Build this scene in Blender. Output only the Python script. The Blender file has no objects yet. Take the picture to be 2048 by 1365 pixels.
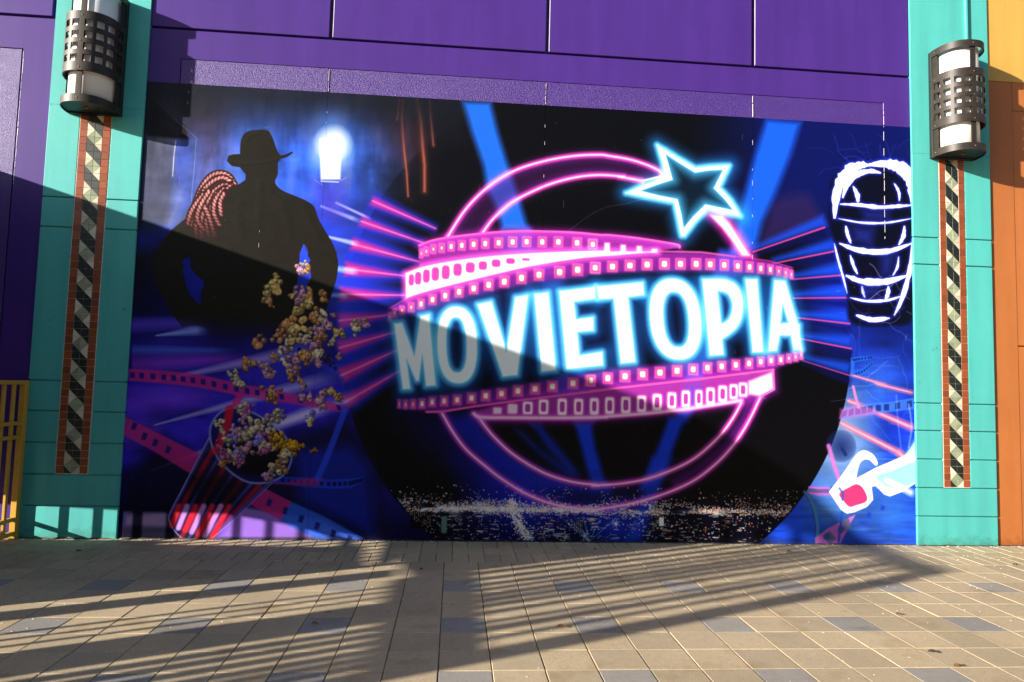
import bpy, bmesh, math, random
import numpy as np
from mathutils import Vector, Matrix, Euler

random.seed(7)
scene = bpy.context.scene
COL = scene.collection

# ------------------------------------------------------------------ camera, sky, sun, exposure
cam_d = bpy.data.cameras.new("camera")
cam = bpy.data.objects.new("camera", cam_d)
COL.objects.link(cam)
cam.location = (0.0, -7.29499, 1.596309)
cam.rotation_euler = (1.6404, -0.0263, -0.0832)
cam_d.sensor_width = 36.0
cam_d.lens = 24.168
cam_d.clip_start = 0.05
cam_d.clip_end = 500.0
scene.camera = cam

SUN_DIR = Vector((2.2, 1.0, -0.68)).normalized()          # the way the light travels
world = bpy.data.worlds.new("World")
scene.world = world
world.use_nodes = True
wn = world.node_tree
wn.nodes.clear()
wo = wn.nodes.new('ShaderNodeOutputWorld')
wb = wn.nodes.new('ShaderNodeBackground')
sk = wn.nodes.new('ShaderNodeTexSky')
sk.sky_type = 'NISHITA'
sk.sun_disc = False
to_sun = -SUN_DIR
sk.sun_elevation = math.asin(to_sun.z)
sk.sun_rotation = math.atan2(to_sun.x, to_sun.y)
wb.inputs['Strength'].default_value = 0.066
wn.links.new(sk.outputs[0], wb.inputs[0])
wn.links.new(wb.outputs[0], wo.inputs[0])

sun_d = bpy.data.lights.new("sun", 'SUN')
sun_d.energy = 5.0
sun_d.angle = math.radians(0.6)
sun_d.color = (1.0, 0.93, 0.82)
sun = bpy.data.objects.new("sun", sun_d)
COL.objects.link(sun)
sun.rotation_euler = SUN_DIR.to_track_quat('-Z', 'Y').to_euler()
sun.location = (-12, -8, 8)

scene.view_settings.view_transform = 'Standard'
scene.view_settings.look = 'None'
scene.view_settings.gamma = 1.0
scene.view_settings.exposure = 1.50
scene.view_settings.use_curve_mapping = False

# ------------------------------------------------------------------ helpers
def link(o, parent=None):
    COL.objects.link(o)
    if parent is not None:
        o.parent = parent
    return o

def tag(o, label=None, cat=None, group=None, kind=None):
    if label: o['label'] = label
    if cat: o['category'] = cat
    if group: o['group'] = group
    if kind: o['kind'] = kind
    return o

def empty(name, loc, label=None, cat=None, group=None):
    o = bpy.data.objects.new(name, None)
    o.location = loc
    o.empty_display_size = 0.2
    link(o)
    return tag(o, label, cat, group, 'thing')

def obj(name, bm, mat, parent=None, loc=None, smooth=False):
    me = bpy.data.meshes.new(name)
    bm.to_mesh(me); bm.free()
    if mat is not None:
        me.materials.append(mat)
    if smooth:
        for p in me.polygons: p.use_smooth = True
    o = bpy.data.objects.new(name, me)
    link(o, parent)
    if loc is not None: o.location = loc
    return o

def obj_from(name, me, parent=None, loc=None):
    o = bpy.data.objects.new(name, me)
    link(o, parent)
    if loc is not None: o.location = loc
    return o

def box(bm, x0, x1, y0, y1, z0, z1):
    vs = [bm.verts.new(p) for p in ((x0,y0,z0),(x1,y0,z0),(x1,y1,z0),(x0,y1,z0),(x0,y0,z1),(x1,y0,z1),(x1,y1,z1),(x0,y1,z1))]
    for f in ((0,3,2,1),(4,5,6,7),(0,1,5,4),(1,2,6,5),(2,3,7,6),(3,0,4,7)):
        bm.faces.new([vs[i] for i in f])
    return vs

def boxbm(x0, x1, y0, y1, z0, z1, bevel=0.0, seg=1):
    bm = bmesh.new()
    box(bm, x0, x1, y0, y1, z0, z1)
    if bevel > 0:
        bmesh.ops.bevel(bm, geom=bm.edges[:], offset=bevel, segments=seg, profile=0.5, affect='EDGES')
    return bm

# ------------------------------------------------------------------ materials
def mat_base(name):
    m = bpy.data.materials.new(name)
    m.use_nodes = True
    nt = m.node_tree
    b = nt.nodes['Principled BSDF']
    return m, nt, b

def noise(nt, scale, detail=4, rough=0.6, coord='Object', vec_scale=None):
    tc = nt.nodes.new('ShaderNodeTexCoord')
    n = nt.nodes.new('ShaderNodeTexNoise')
    n.inputs['Scale'].default_value = scale
    n.inputs['Detail'].default_value = detail
    n.inputs['Roughness'].default_value = rough
    if vec_scale:
        mp = nt.nodes.new('ShaderNodeMapping')
        mp.inputs['Scale'].default_value = vec_scale
        nt.links.new(tc.outputs[coord], mp.inputs[0])
        nt.links.new(mp.outputs[0], n.inputs['Vector'])
    else:
        nt.links.new(tc.outputs[coord], n.inputs['Vector'])
    return n

def ramp(nt, src, stops):
    r = nt.nodes.new('ShaderNodeValToRGB')
    els = r.color_ramp.elements
    while len(els) < len(stops): els.new(0.5)
    for e, (p, c) in zip(els, stops):
        e.position = p
        e.color = (c[0], c[1], c[2], 1) if len(c) == 3 else c
    nt.links.new(src, r.inputs[0])
    return r

def painted(name, col, rough=0.55, bump=0.15, bscale=60, var=0.10, spots=True, fine=None, spec=0.4, bdist=0.004):
    """painted render: slight mottling, pin specks, orange-peel relief"""
    m, nt, b = mat_base(name)
    n1 = noise(nt, 1.1, 6, 0.65)
    lo = tuple(c*(1-var) for c in col); hi = tuple(min(1, c*(1+var)) for c in col)
    r1 = ramp(nt, n1.outputs[0], [(0.3, lo), (0.7, hi)])
    out = r1.outputs[0]
    if spots:
        n2 = noise(nt, 9.0, 2, 0.5)
        r2 = ramp(nt, n2.outputs[0], [(0.745, (1, 1, 1)), (0.80, (0.62, 0.60, 0.60))])
        mx = nt.nodes.new('ShaderNodeMixRGB'); mx.blend_type = 'MULTIPLY'; mx.inputs[0].default_value = 1.0
        nt.links.new(out, mx.inputs[1]); nt.links.new(r2.outputs[0], mx.inputs[2])
        out = mx.outputs[0]
        # rain streaks and dust, running down
        n3 = noise(nt, 5.0, 5, 0.6, vec_scale=(1.0, 1.0, 0.08))
        r3 = ramp(nt, n3.outputs[0], [(0.36, (0.84, 0.84, 0.86)), (0.60, (1.0, 1.0, 1.0))])
        mx2 = nt.nodes.new('ShaderNodeMixRGB'); mx2.blend_type = 'MULTIPLY'; mx2.inputs[0].default_value = 0.8
        nt.links.new(out, mx2.inputs[1]); nt.links.new(r3.outputs[0], mx2.inputs[2])
        out = mx2.outputs[0]
        # splash dirt along the foot
        ge = nt.nodes.new('ShaderNodeNewGeometry'); sx = nt.nodes.new('ShaderNodeSeparateXYZ')
        nt.links.new(ge.outputs['Position'], sx.inputs[0])
        nd = noise(nt, 14.0, 5, 0.7)
        ma = nt.nodes.new('ShaderNodeMath'); ma.operation = 'MULTIPLY_ADD'; ma.inputs[1].default_value = 0.36
        nt.links.new(nd.outputs[0], ma.inputs[0]); nt.links.new(sx.outputs['Z'], ma.inputs[2])
        rd = ramp(nt, ma.outputs[0], [(0.17, (0.66, 0.58, 0.48)), (0.30, (1.0, 1.0, 1.0))])
        mx3 = nt.nodes.new('ShaderNodeMixRGB'); mx3.blend_type = 'MULTIPLY'; mx3.inputs[0].default_value = 0.8
        nt.links.new(out, mx3.inputs[1]); nt.links.new(rd.outputs[0], mx3.inputs[2])
        out = mx3.outputs[0]
        # hairline scuffs
        n5 = noise(nt, 3.5, 8, 0.75)
        r5_ = ramp(nt, n5.outputs[0], [(0.485, (1, 1, 1)), (0.50, (1.10, 1.10, 1.08)), (0.515, (1, 1, 1))])
        mx5 = nt.nodes.new('ShaderNodeMixRGB'); mx5.blend_type = 'MULTIPLY'; mx5.inputs[0].default_value = 0.6
        nt.links.new(out, mx5.inputs[1]); nt.links.new(r5_.outputs[0], mx5.inputs[2])
        out = mx5.outputs[0]
    nt.links.new(out, b.inputs['Base Color'])
    b.inputs['Roughness'].default_value = rough
    b.inputs['Specular IOR Level'].default_value = spec
    nb = noise(nt, bscale, 3, 0.6)
    bp = nt.nodes.new('ShaderNodeBump')
    bp.inputs['Strength'].default_value = bump
    bp.inputs['Distance'].default_value = bdist
    nt.links.new(nb.outputs[0], bp.inputs['Height'])
    last = bp
    if fine:
        nf = noise(nt, fine, 2, 0.5)
        bf = nt.nodes.new('ShaderNodeBump')
        bf.inputs['Strength'].default_value = bump
        bf.inputs['Distance'].default_value = 0.003
        nt.links.new(nf.outputs[0], bf.inputs['Height'])
        nt.links.new(bp.outputs[0], bf.inputs['Normal'])
        last = bf
    nt.links.new(last.outputs[0], b.inputs['Normal'])
    return m

def plain(name, col, rough=0.5, metal=0.0, spec=0.5, nscale=8, var=0.12, bump=0.0):
    m, nt, b = mat_base(name)
    n1 = noise(nt, nscale, 5, 0.6)
    r1 = ramp(nt, n1.outputs[0], [(0.3, tuple(c*(1-var) for c in col)), (0.7, tuple(min(1, c*(1+var)) for c in col))])
    nt.links.new(r1.outputs[0], b.inputs['Base Color'])
    b.inputs['Roughness'].default_value = rough
    b.inputs['Metallic'].default_value = metal
    b.inputs['Specular IOR Level'].default_value = spec
    if bump:
        bp = nt.nodes.new('ShaderNodeBump'); bp.inputs['Strength'].default_value = bump; bp.inputs['Distance'].default_value = 0.003
        nb = noise(nt, nscale*12, 3, 0.6)
        nt.links.new(nb.outputs[0], bp.inputs['Height']); nt.links.new(bp.outputs[0], b.inputs['Normal'])
    return m

PURPLE = (0.0500, 0.0175, 0.172)
M_purple = painted('purple_paint', PURPLE, rough=0.5, spec=0.22, bump=0.10, bscale=25, var=0.07)
M_stucco = painted('purple_stucco', (0.0500, 0.0185, 0.168), rough=0.36, bump=1.0, bscale=110, bdist=0.006, var=0.06, fine=240, spots=False, spec=0.42)
M_teal = painted('teal_paint', spec=0.25, col= (0.068, 0.372, 0.348), rough=0.55, bump=0.12, bscale=22, var=0.04)
M_orange = painted('orange_paint', (0.3643, 0.1163, 0.0295), rough=0.55, bump=0.10, bscale=25, var=0.06)
M_yellow = painted('yellow_paint', (0.4806, 0.2791, 0.0581), rough=0.5, bump=0.10, bscale=25, var=0.05)
M_chip = painted('pale_primer', (0.62, 0.56, 0.62), rough=0.7, bump=0.3, bscale=60, var=0.15, spots=False)
M_joint = plain('joint_paint', (0.05, 0.024, 0.15), 0.7)  # purple backing colour seen between the panels
M_bronze = plain('bronze_metal', (0.026, 0.019, 0.015), rough=0.48, metal=0.15, spec=0.35, nscale=14, var=0.28, bump=0.06)
M_dark = plain('dark_metal', (0.012, 0.018, 0.018), rough=0.5, metal=0.3, nscale=14)
M_glass = plain('opal_glass', (0.82, 0.81, 0.78), rough=0.28, spec=0.5, nscale=3, var=0.02)
M_rivet = plain('brass_rivet', (0.20, 0.14, 0.09), rough=0.4, metal=0.6)
M_fence = plain('yellow_fence_paint', (0.4806, 0.2558, 0.0233), rough=0.45, nscale=20, var=0.10, bump=0.05)
M_grout = plain('grout', (0.60, 0.58, 0.52), rough=0.9, nscale=60, var=0.2)
M_wing = painted('shadow_wing_paint', (0.035, 0.03, 0.045), rough=0.7, bump=0.1, bscale=30)  # dark colour for the added wing, keeps bounce low

def tile_mat(name, col, rough=0.32):
    m, nt, b = mat_base(name)
    oi = nt.nodes.new('ShaderNodeObjectInfo')
    r1 = ramp(nt, oi.outputs['Random'], [(0.0, tuple(c*0.78 for c in col)), (0.5, col), (1.0, tuple(min(1, c*1.18) for c in col))])
    n1 = noise(nt, 30, 4, 0.6)
    r2 = ramp(nt, n1.outputs[0], [(0.3, (0.88, 0.88, 0.88)), (0.7, (1, 1, 1))])
    mx = nt.nodes.new('ShaderNodeMixRGB'); mx.blend_type = 'MULTIPLY'; mx.inputs[0].default_value = 1
    nt.links.new(r1.outputs[0], mx.inputs[1]); nt.links.new(r2.outputs[0], mx.inputs[2])
    nt.links.new(mx.outputs[0], b.inputs['Base Color'])
    b.inputs['Roughness'].default_value = rough
    return m
T_rust = tile_mat('terracotta_tile', (0.2326, 0.0558, 0.0171))
T_dark = tile_mat('dark_green_tile', (0.008, 0.014, 0.010), 0.45)
T_cream = tile_mat('cream_tile', (0.56, 0.50, 0.38))
T_sage = tile_mat('sage_tile', (0.2558, 0.2868, 0.186))

def paver_mat(name, col):
    m, nt, b = mat_base(name)
    oi = nt.nodes.new('ShaderNodeObjectInfo')
    r0 = ramp(nt, oi.outputs['Random'], [(0.0, tuple(c*0.87 for c in col)), (0.45, col), (1.0, (col[0]*1.10, col[1]*1.08, col[2]*1.04))])
    tc = nt.nodes.new('ShaderNodeTexCoord')
    geo = nt.nodes.new('ShaderNodeNewGeometry')
    def nz(scale, det, ro):
        n = nt.nodes.new('ShaderNodeTexNoise'); n.inputs['Scale'].default_value = scale
        n.inputs['Detail'].default_value = det; n.inputs['Roughness'].default_value = ro
        nt.links.new(geo.outputs['Position'], n.inputs['Vector']); return n
    big = nz(1.3, 5, 0.6); grain = nz(150, 3, 0.7); mid = nz(22, 5, 0.7)
    def mul(a, bb, f=1.0):
        mx = nt.nodes.new('ShaderNodeMixRGB'); mx.blend_type = 'MULTIPLY'; mx.inputs[0].default_value = f
        nt.links.new(a, mx.inputs[1]); nt.links.new(bb, mx.inputs[2]); return mx.outputs[0]
    c = mul(r0.outputs[0], ramp(nt, big.outputs[0], [(0.3, (0.84, 0.83, 0.82)), (0.62, (1.0, 1.0, 1.0))]).outputs[0])
    c = mul(c, ramp(nt, mid.outputs[0], [(0.30, (0.80, 0.79, 0.78)), (0.5, (1.0, 1.0, 1.0))]).outputs[0], 0.7)
    c = mul(c, ramp(nt, grain.outputs[0], [(0.36, (0.55, 0.53, 0.50)), (0.50, (0.97, 0.97, 0.97)), (0.68, (1.12, 1.12, 1.12))]).outputs[0], 0.75)
    st = nz(2.6, 4, 0.55)
    c = mul(c, ramp(nt, st.outputs[0], [(0.56, (1, 1, 1)), (0.70, (0.74, 0.68, 0.60))]).outputs[0], 0.8)
    sp = nz(6.5, 1, 0.4)
    c = mul(c, ramp(nt, sp.outputs[0], [(0.74, (1, 1, 1)), (0.80, (0.55, 0.48, 0.40))]).outputs[0], 0.8)
    nt.links.new(c, b.inputs['Base Color'])
    b.inputs['Roughness'].default_value = 0.82
    b.inputs['Specular IOR Level'].default_value = 0.25
    bp = nt.nodes.new('ShaderNodeBump'); bp.inputs['Strength'].default_value = 0.5; bp.inputs['Distance'].default_value = 0.0025
    nt.links.new(grain.outputs[0], bp.inputs['Height'])
    nt.links.new(bp.outputs[0], b.inputs['Normal'])
    return m
M_tan = paver_mat('tan_concrete_paver', (0.445, 0.355, 0.232))
M_grey = paver_mat('grey_concrete_paver', (0.2907, 0.2698, 0.2442))
M_sand = plain('joint_sand', (0.10, 0.075, 0.05), 0.95, nscale=80, var=0.4, bump=0.3)

# ------------------------------------------------------------------ ground: one big bed and separate pavers
bm = bmesh.new()
vs = [bm.verts.new(p) for p in ((-60, -80, -0.012), (60, -80, -0.012), (60, 0.3, -0.012), (-60, 0.3, -0.012))]
bm.faces.new(vs)
plaza = obj('pavement', bm, M_sand)
tag(plaza, 'plaza of tan concrete pavers with sand joints', kind='structure')

P = 0.305
GX = -0.04175          # x of the grid line k = 0
ROW0 = (3.7611 - 1.0) * P   # depth at which the square grid starts
def paver_mesh(name, w, d, mat, jit=0):
    bm = boxbm(0, w, -d, 0, -0.03, 0.0, 0.0)
    top = [e for e in bm.edges if all(v.co.z > -0.01 for v in e.verts)]
    bmesh.ops.bevel(bm, geom=top, offset=0.004, segments=1, affect='EDGES')
    me = bpy.data.meshes.new(name); bm.to_mesh(me); bm.free(); me.materials.append(mat)
    return me
g = 0.005
ME_T = paver_mesh('paver', P-g, P-g, M_tan)
ME_G = paver_mesh('paver', P-g, P-g, M_grey)
from bpy_extras.object_utils import world_to_camera_view
bpy.context.view_layer.update()
def visible(x, y):
    scene.render.resolution_x = 1024; scene.render.resolution_y = 682
    c = world_to_camera_view(scene, cam, Vector((x, y, 0)))
    return -0.02 < c.x < 1.02 and c.y > -0.03 and c.z > 0
cells = []
for j in range(0, 22):
    for k in range(-34, 36):
        cells.append((j, k))
rest_T, rest_G = [], []
near = []
for j, k in cells:
    x = GX + k*P; y = -(ROW0 + j*P)
    grey = (j % 3 == 2) and (k % 3 == 0)
    if visible(x + P/2, y - P/2) or visible(x+P*0.9, y-P*0.1) or visible(x+P*0.1, y-P*0.1):
        near.append((-j, x, y, grey))
    else:
        (rest_G if grey else rest_T).append((x, y, P-g, P-g))
near.sort(key=lambda t: t[0])
for idx, (_, x, y, grey) in enumerate(near):
    if idx < 298:
        o = obj_from('paver', ME_G if grey else ME_T, plaza, (x + g/2, y - g/2, random.uniform(-0.0015, 0.0015)))
        o.rotation_euler = (random.uniform(-0.004, 0.004), random.uniform(-0.004, 0.004), random.uniform(-0.004, 0.004))
        if grey: o['label'] = 'blue-grey paver'
    else:
        (rest_G if grey else rest_T).append((x, y, P-g, P-g))
# three border rows along the foot of the wall
off = 0.8*P
bx0 = GX - off + 0.01
BM = {}
bm = bmesh.new()
vs = [bm.verts.new(p) for p in ((-4.9, -ROW0, -0.008), (6.7, -ROW0, -0.008), (6.7, 0.0, -0.008), (-4.9, 0.0, -0.008))]
bm.faces.new(vs)
border = obj('pavement_border', bm, M_sand)
tag(border, 'border rows of narrow tan pavers along the foot of the wall', kind='structure')
d0, d1, d2 = 0.30, 0.22, ROW0 - 0.30 - 0.22
for k in range(-32, 36):
    for h in (0, 1):
        for (ya, dd, half) in ((0.0, d0, True), (d0 + d1, d2, True), (d0, d1, False)):
            q = (bx0 + k*P + h*P/2, -ya, P/2-g, dd-g) if half else (bx0 + k*P, -ya, P-g, dd-g)
            if not half and h: continue
            if -4.9 < q[0] < 6.6:
                key = (round(q[2], 4), round(q[3], 4))
                if key not in BM: BM[key] = paver_mesh('paver', q[2], q[3], M_tan)
                o = obj_from('paver', BM[key], border, (q[0]+g/2, q[1]-g/2, random.uniform(-0.0015, 0.0015)))
            else: rest_T.append(q)
def joined(name, lst, mat, label):
    bm = bmesh.new()
    for (x, y, w, d) in lst:
        z = random.uniform(-0.0015, 0.0015)
        x0, x1, y0, y1, b = x+g/2, x+g/2+w, y-g/2-d, y-g/2, 0.004
        o = [bm.verts.new(p) for p in ((x0,y0,-0.02),(x1,y0,-0.02),(x1,y1,-0.02),(x0,y1,-0.02))]
        m_ = [bm.verts.new(p) for p in ((x0,y0,z-b),(x1,y0,z-b),(x1,y1,z-b),(x0,y1,z-b))]
        t = [bm.verts.new(p) for p in ((x0+b,y0+b,z),(x1-b,y0+b,z),(x1-b,y1-b,z),(x0+b,y1-b,z))]
        bm.faces.new(t)
        for i in range(4):
            n = (i+1) % 4
            bm.faces.new((m_[i], m_[n], t[n], t[i])); bm.faces.new((o[i], o[n], m_[n], m_[i]))
    ob = obj(name, bm, mat, plaza)
    ob['kind'] = 'stuff'
    ob['label'] = label
    return ob
joined('paver', rest_T, M_tan, 'tan pavers at the wall foot and beyond the view')
joined('paver', rest_G, M_grey, 'blue-grey pavers further off')
# beyond the modelled paving: a plain sheet of the same concrete colour
bm = bmesh.new()
yb = -(ROW0 + 22*P)
for a in ((-60, 60, -80, yb), (-60, GX-34*P, yb, 0.0), (GX+36*P, 60, yb, 0.0)):
    vs = [bm.verts.new(p) for p in ((a[0], a[2], -0.004), (a[1], a[2], -0.004), (a[1], a[3], -0.004), (a[0], a[3], -0.004))]
    bm.faces.new(vs)
o = obj('plaza_floor', bm, M_tan); tag(o, 'tan concrete plaza floor stretching away behind the viewer', kind='structure')

# ------------------------------------------------------------------ the purple wall
LX0, LX1, RX0, RX1 = -4.252, -3.310, 5.110, 6.055      # pillar edges
TOP = 8.0
ZG = 5.300       # long groove
ZF = 4.978       # top of stucco field
wall = empty('painted_wall', (0.9, 0.0, 0.0), 'purple painted concrete wall with raised panels above the printed mural', 'wall')
def W(name, x0, x1, y0, y1, z0, z1, m, bev=0.0, parent=wall, label=None, seg=1):
    bm = boxbm(x0, x1, y0, y1, z0, z1, bev, seg)
    o = obj(name, bm, m, parent)
    o.matrix_parent_inverse = Matrix.Translation(-Vector(parent.location)) if parent is not None and parent.type == 'EMPTY' else Matrix()
    if label: o['label'] = label
    return o
W('backing', LX1-0.3, RX0+0.3, 0.045, 0.30, -0.1, TOP, M_joint)
# flat frame round the sunken field
W('frame', LX1-0.2, RX0+0.2, 0.0, 0.042, ZF, ZG-0.012, M_purple)
W('frame', LX1-0.2, -2.985, 0.0, 0.042, -0.05, ZF-0.0005, M_purple)
W('frame', 4.786, RX0+0.2, 0.0, 0.042, -0.05, ZF-0.0005, M_purple)
xs = [LX1+0.0, -1.447, 0.8985, 3.2455, RX0]
for a, b in zip(xs[:-1], xs[1:]):
    l = a + (0.018 if a != xs[0] else 0.0); r = b - (0.018 if b != xs[-1] else 0.012)
    W('raised_panel', l, r, -0.004, 0.042, ZG+0.014, TOP-0.01, M_purple, 0.004)
fx = [-2.983, -1.452, 0.893, 3.2405, 4.784]
for a, b in zip(fx[:-1], fx[1:]):
    W('stucco_panel', a+0.004, b-0.004, 0.006, 0.042, 0.030, ZF-0.003, M_stucco, 0.002)
# pale chipped paint along joint edges
def chips(x, z0, z1, n, y=-0.0015, w=0.006):
    bm = bmesh.new()
    z = z0
    while z < z1:
        L = random.uniform(0.008, 0.13); ww = random.uniform(0.3, 1.0)*w
        zz = min(z+L, z1); xo = x + random.uniform(-0.0015, 0.0015)
        box(bm, xo, xo+ww, y, y+0.006, z, zz)
        z = zz + (random.uniform(0.0, 0.02) if n == 0 else random.uniform(0.01, 0.12))
    return bm
for x, n, z0, z1 in ((-1.449, 0, 4.72, 4.96), (0.8945, 0, 4.72, 4.96), (3.2415, 0, 4.72, 4.96), (4.787, 0, 4.72, 4.97)):
    o = obj('chipped_edge', chips(x, z0, z1, n), M_chip, wall); o['kind'] = 'stuff'; o.matrix_parent_inverse = Matrix.Translation(-Vector(wall.location))
for x, z0 in ((-1.4275, ZG+0.02), (0.917, ZG+0.02), (3.264, ZG+0.02)):
    W('worn_edge', x, x+0.006, -0.0055, 0.01, z0, TOP-0.02, M_chip)

# wall left of the left pillar
lw = empty('side_wall', (-6.0, 0.0, 0.0), 'purple stucco wall left of the left turquoise pillar, behind the yellow fence', 'wall')
W('backing', -14, LX0+0.3, 0.045, 0.30, -0.1, TOP, M_joint, parent=lw)
W('frame', -4.56, LX0+0.05, 0.0, 0.042, -0.05, ZG+0.016, M_purple, parent=lw)
W('frame', -14, -4.5605, 0.0, 0.042, ZF+0.004, ZG+0.016, M_purple, parent=lw)
W('raised_panel', -8.5, -4.30, -0.004, 0.042, ZG+0.045, TOP-0.01, M_purple, 0.004, parent=lw)
W('raised_panel', -14, -8.53, -0.004, 0.042, ZG+0.045, TOP-0.01, M_purple, 0.004, parent=lw)
W('stucco_panel', -9.0, -4.578, 0.010, 0.042, 0.0, ZF, M_stucco, 0.002, parent=lw)
W('stucco_panel', -14, -9.012, 0.010, 0.042, 0.0, ZF, M_stucco, 0.002, parent=lw)
o = obj('chipped_edge', chips(-4.556, 3.55, 4.95, 0, w=0.007), M_chip, lw); o['kind'] = 'stuff'; o.matrix_parent_inverse = Matrix.Translation(-Vector(lw.location))

# wall right of the right pillar
rw = empty('side_wall', (8.0, 0.0, 0.0), 'orange wall with a yellow upper panel right of the right turquoise pillar', 'wall')
W('backing', RX1-0.3, 14, 0.045, 0.30, -0.1, TOP, M_orange, parent=rw)
W('upper_panel', RX1+0.005, 14, -0.006, 0.042, 5.322, TOP, M_yellow, 0.004, parent=rw, label='mustard yellow upper panel')
W('orange_panel', RX1-0.05, 6.365, 0.0, 0.042, 0.0, 5.318, M_orange, 0.003, parent=rw, label='narrow orange edge panel')
W('orange_panel', 6.369, 14, 0.004, 0.042, 2.240, 4.98, M_orange, 0.002, parent=rw)
W('orange_panel', 6.369, 14, 0.000, 0.042, 4.984, 5.318, M_orange, 0.002, parent=rw)
W('orange_panel', 6.369, 14, 0.004, 0.042, 0.0, 2.226, M_orange, 0.002, parent=rw)

# ------------------------------------------------------------------ turquoise pillars
PF = -0.025
GR = [0.0, 0.3188, 0.628, 0.942, 1.256, 1.560, 3.122, 3.4315, TOP]
STRIP_W, STRIP_B = 0.3088, 0.690
TL = 0.0763
def tri_mesh(name, pts, mat):
    bm = bmesh.new()
    n = len(pts)
    gq = 0.0016
    cx = sum(p[0] for p in pts)/n; cz = sum(p[1] for p in pts)/n
    front, mid, back = [], [], []
    for (x, z) in pts:
        d = math.hypot(x-cx, z-cz)
        s1 = 1 - gq*1.45/d; s2 = 1 - (gq*1.45+0.0012)/d
        back.append(bm.verts.new((cx+(x-cx)*s1, 0.006, cz+(z-cz)*s1)))
        mid.append(bm.verts.new((cx+(x-cx)*s1, 0.001, cz+(z-cz)*s1)))
        front.append(bm.verts.new((cx+(x-cx)*s2, 0.0, cz+(z-cz)*s2)))
    bm.faces.new(front)
    for i in range(n):
        j = (i+1) % n
        bm.faces.new((mid[i], mid[j], front[j], front[i]))
        bm.faces.new((back[i], back[j], mid[j], mid[i]))
    bmesh.ops.recalc_face_normals(bm, faces=bm.faces[:])
    me = bpy.data.meshes.new(name); bm.to_mesh(me); bm.free(); me.materials.append(mat)
    return me
A_, B_, C_, D_ = (0, 0), (TL, 0), (TL, TL), (0, TL)     # z up
ME = {}
ME['sq_rust'] = tri_mesh('tile', [A_, B_, C_, D_], T_rust)
ME['sq_dark'] = tri_mesh('tile', [A_, B_, C_, D_], T_dark)
# '\' diagonal from D (top-left) to B (bottom-right)
def bs(kind, m): return tri_mesh('tile', [A_, B_, D_] if kind == 'll' else [B_, C_, D_], m)
# '/' diagonal from A (bottom-left) to C (top-right)
def fs(kind, m): return tri_mesh('tile', [A_, C_, D_] if kind == 'ul' else [A_, B_, C_], m)
ROWS = [  # (left cell meshes, right cell meshes) for rows 0..3 counted downwards
    ([bs('ur', T_dark), bs('ll', T_cream)], [ME['sq_dark']]),
    ([fs('ul', T_cream), fs('lr', T_sage)], [bs('ur', T_dark), bs('ll', T_sage)]),
    ([bs('ur', T_sage), bs('ll', T_dark)], [fs('ul', T_sage), fs('lr', T_cream)]),
    ([ME['sq_dark']], [bs('ur', T_cream), bs('ll', T_dark)]),
]
def pillar(x0, x1, label):
    xc = (x0+x1)/2
    r = empty('pillar', (xc, 0, 0), label, 'pillar', 'turquoise pillars framing the mural')
    off = Matrix.Translation(-Vector(r.location))
    W('core', x0+0.012, x1-0.012, -0.006, 0.25, -0.05, TOP, M_teal, parent=r)
    sx0, sx1 = xc - STRIP_W/2 - 0.004, xc + STRIP_W/2 + 0.004
    gp = 0.011
    for a, b in zip(GR[:-1], GR[1:]):
        za, zb = a + (gp/2 if a > 0 else -0.02), b - gp/2
        if b < 0.7:
            W('block', x0, x1, PF, 0.04, za, zb, M_teal, 0.007, r, seg=2)
        elif b > 5:
            W('block', x0, sx0, PF, 0.04, za, 4.40, M_teal, 0.005, r, seg=2)
            W('block', sx1, x1, PF, 0.04, za, 4.40, M_teal, 0.005, r, seg=2)
            W('block', x0, x1, PF, 0.04, 4.4005, zb, M_teal, 0.0, r)
        else:
            W('block', x0, sx0, PF, 0.04, max(za, a+gp/2), zb, M_teal, 0.007, r, seg=2)
            W('block', sx1, x1, PF, 0.04, max(za, a+gp/2), zb, M_teal, 0.007, r, seg=2)
    # mosaic
    zt = 4.398
    band = W('mosaic_band', sx0, sx1, PF+0.003, 0.02, 0.634, zt, M_grout, parent=r, label='diamond pattern mosaic strip with terracotta borders')
    nrow = 49
    x_l = xc - 2*TL
    z_bot = 0.640
    for i in range(nrow):
        z = z_bot + i*TL
        if z + TL > zt: break
        rr = (2 - i) % 4
        y = PF - 0.0015
        cells = [(0, [ME['sq_rust']]), (3, [ME['sq_rust']]), (1, ROWS[rr][0]), (2, ROWS[rr][1])]
        for c, ms in cells:
            for me in ms:
                o = bpy.data.objects.new('tile', me)
                COL.objects.link(o)
                o.parent = band
                o.matrix_parent_inverse = Matrix()
                o.location = (x_l + c*TL, y + random.uniform(-0.0004, 0.0004), z)
                o.rotation_euler = (random.uniform(-0.006, 0.006), 0, random.uniform(-0.008, 0.008))
    return r
pL = pillar(LX0, LX1, 'left turquoise pillar, partly in shade, beside the yellow fence')
pR = pillar(RX0, RX1, 'right turquoise pillar in full sun beside the orange wall')
# raised rib above the right lamp
cd = W('conduit', 5.770, 5.800, -0.055, PF-0.0002, 5.45, TOP, M_teal, 0.004, pR, 'thin upright rib above the lamp')

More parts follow.
